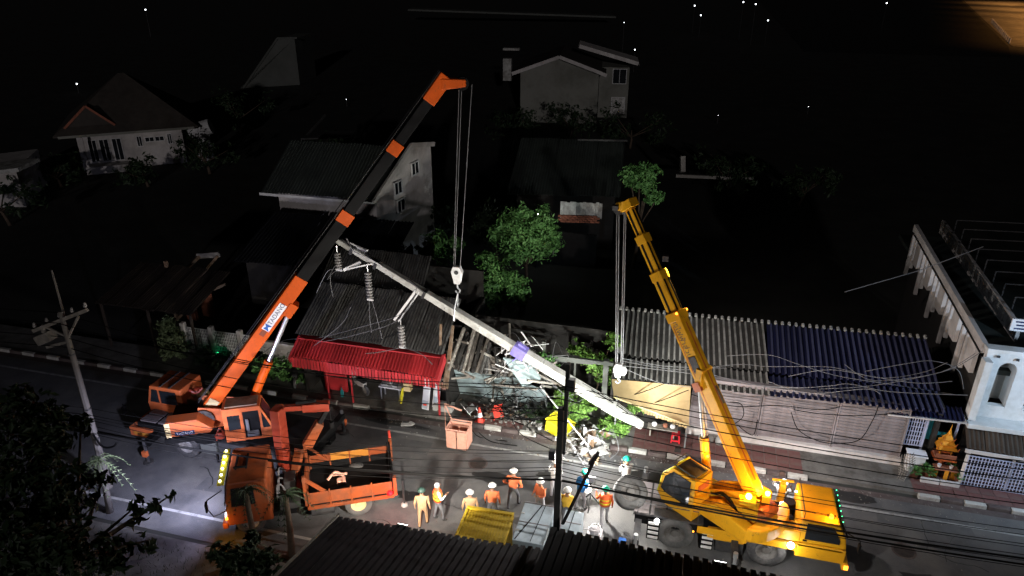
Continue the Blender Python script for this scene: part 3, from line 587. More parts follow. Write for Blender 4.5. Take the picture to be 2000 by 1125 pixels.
# raised block-work parapet beyond the gutter
pb=part('upper_parapet',B().add([(13.2,30.3,4.9),(13.2,42.4,5.4),(13.2,42.4,5.52),(13.2,30.3,5.02),(13.34,30.3,4.9),(13.34,42.4,5.4),(13.34,42.4,5.52),(13.34,30.3,5.02)],[(0,1,2,3),(7,6,5,4),(0,4,5,1),(3,2,6,7),(0,3,7,4),(1,5,6,2)]),'wall_white',t)
me=me_of('vent_block',B().bb((-.07,-.2,-.3),(.07,-.14,.3)).bb((-.07,.14,-.3),(.07,.2,.3)).bb((-.07,-.14,.2),(.07,.14,.3)).bb((-.07,-.14,-.3),(.07,.14,-.2)).bb((-.05,-.03,-.2),(.05,.03,.2)),'wall_white')
for i in range(29): put('vent_block',me,pb,Matrix.Translation((13.27,30.55+i*.415,4.6+i*.0171)))
for i in range(9):
    y=31+i*1.3; part('roof_rail',B().beam((13.6,y,5.4+i*.06),(17.5,y+.4,5.4+i*.06),.05,.05).beam((13.6,y,4.9),(13.6,y,5.42+i*.06),.05,.05),'dark_steel',t)
sg=solo('white_sign',B().box((12.44,28.40,5.91),(.7,.08,.5)),'sign_white','small white sign with dark lettering on the roof edge at the far right','sign')
p=Vector((12.44,28.40,5.91))
for k in range(3): part('lettering',B().box((p.x+.02,p.y-.045,p.z+.14-k*.14),(.5-.1*(k%2),.01,.06)),'ink',sg)
# lean-to roof, white lattice fence
t=thing('lean_to','small brown ribbed lean-to roof under the white ledge at the right edge','roof',(12.6,26.2,0))
sheets(t,(10.85,25.75,1.78),(15.3,25.6,1.78),(11.0,26.9,2.18),7,4,.05,'roof_brown',wavy=True)
part('eave_board',B().beam((10.8,25.72,1.72),(15.3,25.57,1.72),.05,.14),'wall_white',t)
part('back_wall',B().bb((11.05,26.92,0),(15.3,27.05,2.1)),'dark_inside',t)
for x in (10.95,13.2): part('post',B().cyl((x,25.8,.1),(x,25.8,1.7),.05,n=8),'white_metal',t)
def lattice(parent,a,b_,z0,z1,nx,nz,m,bar=.035,name='lattice_panel'):
    a,b_=Vector(a),Vector(b_); g=B()
    for i in range(nx+1): p=a.lerp(b_,i/nx); g.beam((p.x,p.y,z0),(p.x,p.y,z1),bar,bar*.6)
    d=(b_-a).normalized()*.0; off=Vector((-(b_-a).y,(b_-a).x,0)).normalized()*bar*.62
    for k in range(nz+1): z=z0+(z1-z0)*k/nz; g.beam((a.x+off.x,a.y+off.y,z),(b_.x+off.x,b_.y+off.y,z),bar*.6,bar)
    return part(name,g,m,parent)
t=thing('lattice_fence','pale blue lattice fence standing on the pavement at the right edge','fence',(12.9,25.75,0))
for k in range(3): lattice(t,(11.0+k*1.52,25.72-k*.02,0),(12.46+k*1.52,25.70-k*.02,0),.16,1.5,13,9,'fence_blue')
for k in range(4): part('fence_post',B().beam((10.98+k*1.51,25.76,.1),(10.98+k*1.51,25.76,1.62),.07,.07),'white_metal',t)
# ---------------------------------------------------------------- shrine yard
t=thing('shrine_shelter','little shelter with a navy roof edge and pale lattice side beside the gold shrine','shelter',(9.6,26.9,0))
sheets(t,(8.2,26.55,2.36),(10.85,26.55,2.45),(8.2,27.2,2.56),4,4,.05,'roof_blue')
part('roof_edge',B().beam((8.15,26.52,2.33),(10.9,26.52,2.43),.05,.06),'wall_white',t)
g=part('screen',B().beam((8.25,26.7,2.25),(9.62,26.75,2.3),.04,.05),'fence_blue',t)
lattice(t,(8.28,26.7,0),(9.6,26.75,0),.95,2.24,14,6,'fence_blue',.04)
for x in (9.66,10.72): part('post',B().beam((x,26.72,.1),(x,26.72,2.3),.07,.07),'fence_blue',t)
part('teal_panel',B().bb((9.72,26.95,1.2),(10.1,27.0,2.25)).bb((10.1,26.95,1.2),(10.5,27.0,1.6)),'teal',t)
part('back_wall',B().bb((8.3,27.6,0),(11,27.7,2.3)),'dark_inside',t)
cx,cy=10.45,26.55
t=thing('spirit_house','ornate gold and orange spirit house with tiered spire on a pedestal','shrine',(cx,cy,0))
part('pedestal',B().cyl((cx,cy,.1),(cx,cy,.75),.12,.1,10).box((cx,cy,.8),(.8,.7,.08)),'gold_red',t,.01)
part('terrace',B().box((cx,cy,.88),(.72,.62,.08)).bb((cx-.36,cy-.32,.92),(cx+.36,cy-.29,1.05)),'terracotta',t)
part('chamber',B().box((cx,cy+.06,1.1),(.36,.3,.36)),'gold_red',t)
for k in range(4): part('column',B().cyl((cx-.2+.4*(k%2),cy-.15+.36*(k//2),.92),(cx-.2+.4*(k%2),cy-.15+.36*(k//2),1.28),.025,n=6),'gold',t)
for k in range(3):
    w_=.34-.085*k; z_=1.28+.17*k
    part('roof_tier',B().add([(cx-w_,cy-w_*.9,z_),(cx+w_,cy-w_*.9,z_),(cx+w_,cy+w_*.9,z_),(cx-w_,cy+w_*.9,z_),(cx-w_*.25,cy,z_+.24),(cx+w_*.25,cy,z_+.24)],[(3,2,1,0),(0,1,5,4),(1,2,5),(2,3,4,5),(3,0,4)]).box((cx,cy,z_-.02),(w_*2.1,w_*1.9,.03)),'gold',t)
    for sx in (-1,1): part('finial',B().cyl((cx+sx*w_,cy-w_*.9,z_),(cx+sx*(w_+.05),cy-w_*.9,z_+.13),.018,.003,5),'gold_red',t)
part('spire',B().lathe((cx,cy,1.8),(0,0,1),[(.07,0),(.085,.05),(.05,.1),(.055,.14),(.025,.22),(.004,.48)],10),'gold',t,smooth=True)
t=thing('offering_table','small gold legged offering table with cups in front of the spirit house','table',(10.45,25.95,0))
part('table_top',B().box((10.45,25.98,.62),(.85,.36,.05)),'terracotta',t,.01)
for sx in (-1,1): part('leg',B().beam((10.45+sx*.33,25.98,.1),(10.45+sx*.33,25.98,.6),.06,.2),'gold',t)
part('cloth',B().box((10.45,25.79,.42),(.14,.02,.42)),'gold',t)
for k,(x,l) in enumerate(((10.2,'small white cup at the left of the offering table'),(10.62,'small white cup at the right of the offering table'))): solo('cup',B().lathe((x,25.98,.645),(0,0,1),[(0,0),(.05,0),(.07,.12),(.06,.12),(.04,.02)],10),'white_metal',l,'cup')
solo('garden_edging',B().bb((9.55,25.5,.12),(10.2,25.62,.32)).bb((10.24,25.5,.12),(10.9,25.62,.32)),'wall_white','low white edging blocks in front of the spirit house','edging',bev=.01)
t=thing('white_cabinet','white metal cabinet beside the lattice left of the spirit house','cabinet',(9.5,26.2,0))
part('body',B().bb((9.15,26.1,.12),(9.75,26.5,.85)),'white_metal',t,.02); part('lid',B().bb((9.1,26.05,.86),(9.8,26.55,.92)),'sign_white',t,.01)
def pot(x,y,r,h,lab,leafn=60,lr=.3,lm='leaf'):
    t=thing('potted_plant',lab,'plant',(x,y,.1),0,'potted plants around the spirit house')
    part('pot',B().lathe((x,y,.12),(0,0,1),[(0,0),(r*.7,0),(r,h),(r*1.1,h),(r*.9,h-.03),(0,h-.05)],12),'terracotta',t,smooth=True)
    g=B()
    for i in range(leafn):
        d=Vector((random.gauss(0,1),random.gauss(0,1),abs(random.gauss(0,1)))).normalized(); s=Vector((-d.y,d.x,0)).normalized()*.035; c=Vector((x,y,.12+h)); g.add([c+d*.05,c+d*lr*.6+s,c+d*lr,c+d*lr*.6-s],[(0,1,2,3)])
    part('foliage',g,lm,t)
for x,y,lab in ((9.35,25.75,'potted plant beside the fallen mesh panel'),(9.9,25.85,'bushy potted plant left of the offering table'),(10.95,25.9,'potted plant right of the offering table'),(10.75,26.25,'potted plant beside the foot of the spirit house'),(9.75,26.05,'small potted plant in front of the white cabinet')): pot(x,y,.16,.28,lab)
gm=thing('mesh_panel','bent pale wire mesh panel leaning at the corner of the shrine yard','mesh panel',(8.9,25.6,0))
g=B()
for i in range(12):
    z=.12+i*.11; w_=.5*math.sin(math.pi*(i+1)/14)+.1; g.tube([(8.85-w_*.3,25.5,z),(8.95,25.45-w_*.2,z),(8.95+w_*.5,25.65,z)],.014,4)
for k in range(5): g.tube([(8.7+k*.11+.05*math.sin(i*.6),25.45+.05*k,.12+i*.15) for i in range(9)],.012,4)
part('wire_grid',g,'grey_wood',gm)
# ---------------------------------------------------------------- left side structures
t=thing('brown_canopy','large sagging brown canopy roof left of the broken timbers','canopy',(-25,24.6,0))
sheets(t,(-25.2,22.6,2.8),(-20.6,24.6,2.8),(-28.3,25.6,3.4),7,5,.04,'roof_brown',wavy=True) if False else None
sheets(t,(-29,26.2,2.7),(-23.3,26.2,2.7),(-29.4,30.2,3.3),8,5,.04,'canopy_brown',wavy=True)
for x in (-28.8,-26,-23.5): part('post',B().beam((x,26.4,0),(x,26.4,2.65),.1,.1),'canopy_brown',t)
t=thing('broken_timber_frame','collapsed timber roof frame with bare posts behind the lattice wall','timber frame',(-27,31,0))
for a,b_ in (((-28.12,30.50,0.55),(-25.38,31.50,3.59)),((-27.68,30.00,0.04),(-25.06,31.00,2.60)),((-27.57,30.00,3.65),(-27.64,30.00,0.21)),((-27.70,30.00,2.10),(-26.56,31.50,3.47)),((-26.97,30.50,1.18),(-24.82,31.00,2.16)),((-32.81,31.00,-0.28),(-32.25,31.50,0.75)),((-44.39,36.00,-0.52),(-44.42,36.00,-1.89))):
    part('timber',B().beam(a,b_,.16,.14),'wood',t)
for a,b_ in (((-26.73,31.50,3.45),(-25.34,31.60,3.65)),): part('board',B().beam(a,b_,.1,.3),'grey_wood',t)
for p in ((-26.27,31.00,1.52),(-26.95,30.40,0.59)): part('wall_stub',B().bb((p[0]-.35,p[1]-.1,0),(p[0]+.35,p[1]+.1,p[2]+.3)),'brick_red',t)
t=thing('lattice_wall','grey lattice wall with a white post behind the orange crane boom','fence',(-21,27,0))
for k in range(3): lattice(t,(-24.6+k*1.62,27.05,0),(-23.05+k*1.62,27.05,0),.25,1.5,16,7,'white_metal',.04)
part('wall_base',B().bb((-24.7,27.0,0),(-19.8,27.15,.24)),'wall_grey',t)
for x in (-24.65,-23.0,-21.35): part('gate_post',B().bb((x-.11,26.93,0),(x+.11,27.2,1.75)),'wall_white',t,.02)
t=thing('white_block_wall','white patterned block wall between the lattice and the red awning','wall',(-18.6,26.5,0))
for j in range(6):
    for i in range(9):
        nm='wall_block'
        me=bpy.data.meshes.get('wall_block') or me_of('wall_block',B().box((0,0,0),(.29,.14,.235)),'wall_white')
        put(nm,me,t,Matrix.Translation((-19.75+i*.31+.15*(j%2),26.5+random.uniform(-.01,.01),.24+j*.25)))
part('coping',B().bb((-19.95,26.4,1.62),(-16.9,26.6,1.72)),'wall_white',t)
solo('green_signal_lamp',B().ball((-22.58,26.70,0.45),.06,8,6),'lit_green','tiny green lamp at the foot of the white gate post','lamp')
solo('yellow_bag',B().ball((-21.9,26.2,.3),(.16,.12,.28),8,6),'yellow_plastic','small yellow bag hanging by the lattice wall near the boom','bag')
# ---------------------------------------------------------------- near roofs at the bottom of the picture
t=thing('near_ribbed_roof','dark ribbed near roof with pale seams at the bottom centre','roof',(-6,13.5,0))
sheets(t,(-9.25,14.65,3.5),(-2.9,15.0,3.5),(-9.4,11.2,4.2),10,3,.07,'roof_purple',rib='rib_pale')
part('wall',B().bb((-9.1,11.5,0),(-3.0,14.2,3.4)),'dark_inside',t)
part('edge_flashing',B().beam((-9.27,14.7,3.54),(-9.42,11.2,4.25),.07,.05),'grey_wood',t)
t=thing('near_black_roof','pitch black near roof with a scalloped edge at the bottom right of centre','roof',(1,13,0))
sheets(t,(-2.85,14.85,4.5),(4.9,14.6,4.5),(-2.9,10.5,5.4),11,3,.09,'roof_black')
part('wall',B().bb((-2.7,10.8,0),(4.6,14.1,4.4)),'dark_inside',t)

p=Vector((-9.77,42.80,3.73)); t=thing('yard_lamp','small bare lamp glowing in the trees left of the boarded shed','lamp',(p.x,p.y,0))
part('post',B().cyl((p.x,p.y,0),(p.x,p.y,p.z),.05,n=6),'dark_steel',t); part('bulb',B().ball(p,.06,8,6),'lit_white',t)

# ---------------------------------------------------------------- vehicles
def wheel(parent,M,c,ax,r,w,tm='tyre',rm='rim',name='wheel'):
    o=part(name,B(M).lathe(c,ax,[(r*.55,-w*.42),(r*.62,-w*.5),(r*.9,-w*.5),(r*.98,-w*.38),(r,-w*.2),(r,w*.2),(r*.98,w*.38),(r*.9,w*.5),(r*.62,w*.5),(r*.55,w*.42)],28),tm,parent,smooth=True)
    q=B(M).lathe(c,ax,[(r*.56,-w*.42),(r*.5,-w*.3),(r*.3,-w*.12),(.0,-w*.12)],20).lathe(c,ax,[(r*.56,w*.42),(r*.5,w*.3),(r*.3,w*.2),(.0,w*.2)],20).lathe(c,ax,[(r*.2,-w*.36),(r*.2,w*.36)],12).lathe(c,ax,[(0,-w*.36),(r*.2,-w*.36)],12).lathe(c,ax,[(0,w*.36),(r*.2,w*.36)],12)
    d=Vector(ax).normalized(); u=Vector((0,0,1)) if abs(d.z)<.8 else Vector((1,0,0)); x=d.cross(u).normalized(); y=d.cross(x)
    for k in range(8):
        a=k*math.pi/4; p=Vector(c)+(x*math.cos(a)+y*math.sin(a))*r*.34
        q.cyl(p-d*w*.2,p+d*w*.26,r*.035,n=6)
    part('rim',q,rm,o); return o
def boom_sections(t,p,q,secs,M=None):
    # telescoping box sections from p to q; secs: (from, to, width, height, material, collar)
    p,q=Vector(p),Vector(q)
    for a,b_,w,h,m,col in secs:
        o=part('boom_section',B().beam(p.lerp(q,a),p.lerp(q,b_),w,h,0),m,t,.03)
        if col: part('collar',B().beam(p.lerp(q,b_-.018),p.lerp(q,b_+.012),w*1.12,h*1.12),col,o,.01)
# ============ orange truck crane (carrier front to the left, -x)
T=thing('mobile_crane','orange truck crane with its long black and orange boom raised over the red awning','crane',(-18,20.8,0))
c0=B().bb((-21.3,19.75,.75),(-13.4,22.0,1.2)).bb((-21.3,20.0,.45),(-13.4,20.5,.75)).bb((-21.3,21.3,.45),(-13.4,21.8,.75))
part('chassis',c0,'black_paint',T,.03)
db=part('deck',B().bb((-21.2,19.7,1.21),(-19.4,20.75,1.3)),'black_paint',T)
me=me_of('deck_plate',B().box((0,0,0),(.72,.42,.05)),'wall_grey')
for i in range(2):
    for j in range(2): put('deck_plate',me,db,Matrix.Translation((-20.75+i*.85,19.98+j*.5,1.33)))
part('bumper',B().bb((-21.55,19.6,.62),(-20.5,19.72,1.05)).bb((-21.62,19.6,.62),(-21.5,22.1,1.05)),'orange_body',T,.04)
part('reflective_strip',B().bb((-21.4,19.575,.72),(-20.6,19.598,.88)),'amber_panel',T)
part('mirror',B().tube([(-21.4,20.0,1.3),(-21.9,19.9,1.7),(-21.95,19.9,1.9)],.02,5).box((-21.95,19.9,1.6),(.06,.2,.34)),'black_paint',T)
# carrier cab on the far side
cm=Matrix.Translation((-20.3,21.25,.04))@Matrix.Diagonal((1.12,1.1,1.03,1))
cb=part('cab',B(cm).prism([(-.9,1.0),(-.95,1.55),(-.72,2.38),(.62,2.38),(.62,1.0)],-.6,.6,'xz'),'orange_body',T,.04)
part('windscreen',B(cm).add([(-.94,-.5,1.62),(-.94,.5,1.62),(-.76,.46,2.25),(-.76,-.46,2.25),(-.98,-.5,1.62),(-.98,.5,1.62),(-.8,.46,2.25),(-.8,-.46,2.25)],[(0,1,2,3),(4,7,6,5),(0,4,5,1),(3,2,6,7)]),'glass',T)
part('side_window',B(cm).prism([(-.78,1.65),(-.62,2.24),(-.4,2.24),(-.4,1.65)],-.63,-.605,'xz').prism([(-.3,1.65),(-.3,2.24),(.4,2.24),(.4,1.65)],-.63,-.605,'xz'),'glass',cb)
part('cab_door',B(cm).bb((-.34,-.625,1.05),(.46,-.606,1.55)),'orange_body',cb,.01)
part('roof_rib',B(cm).bb((-.3,-.58,2.385),(-.24,.58,2.42)).bb((.1,-.58,2.385),(.16,.58,2.42)),'dark_steel',cb)
part('battery_box',B(cm).bb((.75,-.5,1.2),(1.25,.2,1.95)).bb((.8,-.3,1.95),(1.2,.2,2.05)),'cream',T,.02)
part('hose_bundle',B(cm).tube(smoothpath([(.7,-.2,2.1),(.85,-.35,2.3),(1.05,-.3,2.15),(1.2,-.1,2.3)]),.05,6).ball((.95,-.1,2.15),(.16,.2,.14),8,6),'red_orange',T)
for c in ((-19.0,19.78,.55),(-15.4,19.78,.55),(-14.2,19.78,.55),(-19.0,21.9,.55),(-15.4,21.9,.55),(-14.2,21.9,.55)): wheel(T,None,c,(0,1,0),.6,.36)
part('mudguard',B().bb((-18.3,19.62,.35),(-17.55,20.0,1.0)),'wall_dim',T,.05); part('mudguard',B().bb((-19.75,19.62,1.15),(-18.3,20.0,1.2)),'dark_steel',T,.02)
part('tool_box',B().bb((-17.4,19.6,.4),(-16.2,19.95,1.05)),'dark_steel',T,.03)
for x in (-20.3,-13.6):
    o=part('outrigger',B().bb((x-.12,18.9,.75),(x+.12,22.8,1.0)),'black_paint',T)
    for y in (18.9,22.8):
        part('outrigger_leg',B().cyl((x,y,.06),(x,y,1.2),.07,n=8).cyl((x,y,0.0),(x,y,.07),.2,n=10),'dark_steel',o)
        part('leg_cap',B().box((x,y-.08*(1 if y<20 else -1),.5),(.2,.14,.24)),'orange_body',o)
# superstructure
az=R(28); S=frame((-17.95,20.15,0),az)
part('turntable',B(S).cyl((0,0,1.1),(0,0,1.5),.85,n=20).bb((-1.6,-.95,1.4),(1.5,.95,1.62)),'black_paint',T)
cw=part('counterweight',B(S).add([(-1.4,-1.18,1.85),(.15,-1.18,1.85),(.28,-1.18,2.0),(-.25,-1.18,2.5),(-1.4,-1.18,2.5)]+[(-1.4,-.6,1.85),(.15,-.6,1.85),(.28,-.6,2.0),(-.25,-.6,2.5),(-1.4,-.6,2.5)],[(0,1,2,3,4),(9,8,7,6,5),(0,4,9,5),(4,3,8,9),(3,2,7,8),(2,1,6,7),(1,0,5,6)]),'orange_body',T,.04)
part('edge_strip',B(S).bb((-1.42,-1.2,1.85),(-1.24,-1.182,2.49)),'cream',cw)
npl=part('name_plate',B(S).bb((-1.1,-1.2,1.9),(-.4,-1.182,2.07)),'ink',cw)
text('lettering','TADANO',.14,basis(S@Vector((-.75,-1.205,1.985)),S.to_3x3()@Vector((1,0,0)),(0,0,1)),'label_white',cw,.002)
part('winch_drum',B(S).cyl((-.15,-.55,2.1),(-.15,.55,2.1),.32,n=16).cyl((-.15,-.62,2.1),(-.15,-.55,2.1),.42,n=16).cyl((-.15,.55,2.1),(-.15,.62,2.1),.42,n=16),'dark_steel',T)
part('rear_block',B(S).bb((-1.5,-.45,1.5),(-.6,1.05,1.9)),'black_paint',T,.03)
part('side_frame',B(S).prism([(-.3,1.5),(1.5,1.5),(.9,2.35),(-.3,2.6)],-.5,-.42,'xz').prism([(-.3,1.5),(1.5,1.5),(.9,2.35),(-.3,2.6)],.42,.5,'xz'),'orange_body',T,.02)
part('hydraulic_hoses',B(S).tube(smoothpath([(.3,-1.0,1.5),(.35,-1.15,1.7),(.5,-1.1,1.95),(.62,-1.05,1.6)]),.03,5).tube(smoothpath([(.3,-1.1,1.4),(.45,-1.18,1.65),(.6,-1.15,1.5)]),.025,5).ball((.45,-1.12,1.6),(.2,.1,.16),8,6),'red_orange',T)
oc=part('operator_cab',B(S).prism([(.68,1.3),(2.45,1.3),(2.52,1.75),(2.1,2.78),(.68,2.78)],-1.2,-1.14,'xz').prism([(.68,1.3),(2.45,1.3),(2.52,1.75),(2.1,2.78),(.68,2.78)],-.42,-.36,'xz').bb((.68,-1.14,1.3),(2.4,-.42,1.36)).bb((.68,-1.14,1.36),(.74,-.42,2.72)).bb((.68,-1.2,2.72),(2.1,-.36,2.8)) ,'orange_body',T,.015)
part('side_window',B(S).prism([(.85,1.85),(1.3,1.85),(1.3,2.5),(.85,2.5)],-1.215,-1.2,'xz'),'glass',oc)
part('door_opening',B(S).prism([(1.42,1.42),(2.02,1.42),(2.02,2.62),(1.42,2.62)],-1.212,-1.202,'xz'),'black_paint',oc)
part('quarter_window',B(S).prism([(2.12,1.8),(2.4,1.8),(2.12,2.56)],-1.215,-1.2,'xz'),'glass',oc)
part('front_window',B(S).add([(2.49,-1.1,1.78),(2.49,-.45,1.78),(2.1,-.45,2.7),(2.1,-1.1,2.7),(2.53,-1.1,1.8),(2.53,-.45,1.8),(2.14,-.45,2.7),(2.14,-1.1,2.7)],[(0,3,2,1),(4,5,6,7),(0,1,5,4),(2,3,7,6)]),'glass',oc)
part('seat',B(S).bb((1.5,-1.28,1.5),(1.95,-1.22,1.75)).bb((1.5,-1.28,1.75),(1.62,-1.22,2.3)),'trousers_grey',oc,.02)
part('cab_roof_grille',B(S).bb((.2,-1.1,2.35),(1.9,-.3,2.5)) if False else B(S).bb((.8,-1.1,2.81),(2.0,-.45,2.86)),'wood',oc)
part('front_column',B(S).bb((2.75,-1.1,1.3),(3.1,-.75,2.9)) if False else B(S).bb((2.55,-.2,1.3),(2.8,.2,1.9)),'orange_body',T,.02)
# boom
P0=Vector((-17.95,20.2,2.3)); TIP=Vector((-9.04,24.75,14.81))
boom_sections(T,P0,TIP,((0,.42,.42,.54,'orange_boom',None),(.4,.605,.37,.48,'black_paint','orange_boom'),(.59,.805,.33,.43,'black_paint','orange_boom'),(.78,.95,.29,.39,'black_paint',None),(.93,1.0,.38,.5,'orange_boom',None)))
d=(TIP-P0).normalized(); sd=d.cross(Vector((0,0,1))).normalized(); up=sd.cross(d)
part('boom_head',B().beam(TIP-d*.35,TIP+Vector((.62,.26,-.25)),.42,.4,w2=.34,h2=.26),'orange_boom',T,.03)
part('sheave',B().lathe(TIP+Vector((.5,.2,-.28)),sd,[(0,-.12),(.24,-.12),(.2,0),(.24,.12),(0,.12)],16),'black_paint',T)
for k in (-.3,.3): part('hoist_line',B().tube([P0+up*.45+sd*k*.4,P0.lerp(TIP,.58)+up*.36+sd*k,TIP+up*.3+sd*k*.5],.015,5),'dark_steel',T)
part('foot_bracket',B().beam(P0-d*.2,P0+d*.5,.52,.4),'cream',T,.02)
c1=S@Vector((1.35,.0,1.7)); c2=P0.lerp(TIP,.335)-up*.35; cmid=c1.lerp(c2,.52)
part('lift_cylinder',B().cyl(c1,cmid,.17,n=12),'orange_boom',T); part('cylinder_rod',B().cyl(cmid,c2,.09,n=10),'steel',T)
part('boom_bracket',B().beam(c2-d*.3,c2+d*.3,.5,.35),'orange_boom',T,.02)
# name plate on the boom side facing the road, and small markings
sidec=P0.lerp(TIP,.3)+sd*.216
pl=part('boom_plate',B(basis(sidec,d,up)).box((0,0,0),(1.3,.3,.008)),'label_white',T)
text('lettering','TADANO',.24,basis(sidec+sd*.006+d*.17,d,up),'ink',T,.003)
part('boom_emblem',B(basis(sidec-d*.5+sd*.008,d,up)).add([(-.14,-.15,0),(.02,-.02,0),(.12,-.15,0),(.12,.15,0),(0,.05,0),(-.1,.12,0),(-.14,-.15,.004),(.02,-.02,.004),(.12,-.15,.004),(.12,.15,.004),(0,.05,.004),(-.1,.12,.004)],[(0,1,2,3,4,5),(11,10,9,8,7,6)]),'blue_ink',T)
part('boom_marking',B(basis(P0.lerp(TIP,.25)+sd*.214,d,up)).box((0,0,0),(.26,.2,.008)),'orange_truck',T)
# ============ dump truck with folded loader crane
DY=R(28); DM=frame((-15.05,17.05,0),DY)
T2=thing('dump_truck','orange dump truck with a folded loader crane and an empty dark bed','truck',(-15.05,17.05,0),0)
part('chassis',B(DM).bb((.2,-.42,.5),(5.6,.42,.8)).bb((1.5,-.9,.55),(2.3,.9,.75)),'black_paint',T2)
cab=part('cab',B(DM).prism([(-.06,.5),(0,1.25),(.16,2.32),(1.45,2.32),(1.5,.5)],-1.02,1.02,'xz'),'orange_truck',T2,.06)
part('windscreen',B(DM).add([(-.02,-.92,1.32),(-.02,.92,1.32),(.11,.86,2.18),(.11,-.86,2.18),(-.05,-.92,1.32),(-.05,.92,1.32),(.08,.86,2.18),(.08,-.86,2.18)],[(0,1,2,3),(7,6,5,4),(0,4,5,1),(2,6,7,3)]),'glass',T2)
for s in (-1,1):
    part('door_window',B(DM).prism([(.2,1.35),(.28,2.1),(1.0,2.1),(1.0,1.35)],s*1.025,s*1.045,'xz'),'glass',cab)
    part('door',B(DM).bb((.18,s*1.025,.62),(1.08,s*1.04,1.32)),'orange_truck',cab,.01)
    part('headlight',B(DM).cyl((-.1,s*.78,.8),(-.05,s*.78,.8),.11,n=12),'lit_cool',T2)
    part('marker_lamp',B(DM).box((-.03,s*.99,.86),(.08,.1,.1)),'lit_amber',T2)
    m_=part('mirror_arm',B(DM).tube([(.0,s*1.03,2.1),(-.45,s*1.32,2.0),(-.5,s*1.36,1.7),(-.35,s*1.3,1.25),(0,s*1.03,1.2)],.02,5),'dark_steel',T2)
    part('mirror',B(DM).box((-.5,s*1.36,1.75),(.07,.2,.36)),'black_paint',m_,.02)
part('sun_visor',B(DM).beam((-.02,-1.0,2.3),(-.02,1.0,2.3),.22,.06),'yellow_plastic',T2,.01)
for k in range(6): part('visor_lamp',B(DM).ball((-.04,-.85+k*.34,2.36),.045,8,5),'lit_soft',T2)
part('bumper',B(DM).bb((-.2,-1.04,.42),(-.02,1.04,.66)),'orange_truck',T2,.03)
part('number_plate',B(DM).bb((-.215,-.2,.48),(-.202,.2,.6)),'label_white',T2)
part('roof_rack',B(DM).beam((.4,-.3,2.36),(.4,.5,2.36),.06,.08).beam((.75,-.3,2.36),(.75,.5,2.36),.06,.08).bb((.35,-.35,2.4),(.8,-.3,2.48)),'black_paint',cab)
for x,y in ((.72,-.85),(.72,.85),(4.45,-.8),(4.45,.8)): wheel(T2,DM,(x,y,.5),(0,1,0),.5,.3,'tyre' if x<1 else 'tyre_pale','rim' if x<1 else 'cream')
part('mudguard',B(DM).bb((3.9,-1.04,1.03),(5.02,-.72,1.07)).bb((5.0,-1.04,.6),(5.04,-.72,1.05)).bb((3.86,-1.04,.7),(3.9,-.72,1.05)),'dark_steel',T2)
# bed: floor, headboard, side boards of separate panels, posts, tailgate
bed=part('bed_floor',B(DM).bb((2.75,-1.0,.84),(5.75,1.0,.92)),'black_paint',T2)
for s in (-1,1):
    for k in range(4):
        part('side_panel',B(DM).bb((2.8+k*.735,s*1.0,.93),(2.8+k*.735+.69,s*1.045,1.42 if s<0 else 1.5)),'orange_truck' if s<0 else 'amber_panel' if k in (1,2) else 'orange_truck',bed,.012)
        part('stake_post',B(DM).bb((2.75+k*.735,s*1.0-.03,.8),(2.8+k*.735,s*1.0+.07 if s>0 else s*1.07,1.52)),'orange_truck',bed)
    part('sill',B(DM).bb((2.7,s*.96,.7),(5.75,s*1.06,.84)),'orange_truck',bed,.01)
part('bed_shade_sheets',B(DM).bb((2.82,-.985,.925),(5.7,-.975,1.4)).bb((2.82,.975,.925),(5.7,.985,1.2)).bb((5.66,-.97,.925),(5.68,.97,1.7)),'black_paint',bed)  # black sheets put the shade low inside the bed into colour
hb=part('headboard',B(DM).bb((2.62,-1.0,.85),(2.72,-.86,2.1)).bb((2.62,.86,.85),(2.72,1.0,2.25)).bb((2.63,-.86,.9),(2.71,.86,1.6)),'orange_truck',bed,.01)
for p_,q_,w_ in (((2.68,-.93,2.0),(3.6,-.96,1.1),.1),((2.68,.95,2.1),(3.3,.97,1.4),.06),((2.68,.86,2.1),(3.4,.85,1.4),.06)): part('brace',B(DM).beam(p_,q_,w_,w_),'orange_truck',bed)
part('tailgate',B(DM).bb((5.72,-1.0,.93),(5.78,1.0,1.75)),'black_paint',bed)
for s in (-1,1): part('tail_post',B(DM).bb((5.74,s*1.0-.08,.8),(5.86,s*1.0+.08,1.85 if s>0 else 1.6)),'orange_truck',bed,.01)
part('marker_rod',B(DM).cyl((5.8,1.05,1.85),(5.8,1.05,2.15),.05,n=8),'cone_red',bed)
part('tail_lamp',B(DM).ball((5.6,-1.12,.98),.1,8,6),'lit_red',T2)
lamp('truck_tail_lamp_glow','POINT',DM@Vector((5.66,-1.3,1.0)),45,(1,.03,.03),rad=.05)
part('tools_in_bed',B(DM).tube(smoothpath([(3.4,.1,1.0),(3.7,.3,1.15),(4.0,.1,1.0),(3.8,-.2,1.05)]),.05,6).box((3.9,-.1,1.02),(.3,.2,.18)).cyl((3.6,.4,.95),(4.1,.2,1.1),.05),'basket',bed)
part('fuel_tank',B(DM).cyl((2.8,-.85,.55),(3.6,-.85,.55),.24,n=12),'dark_steel',T2)
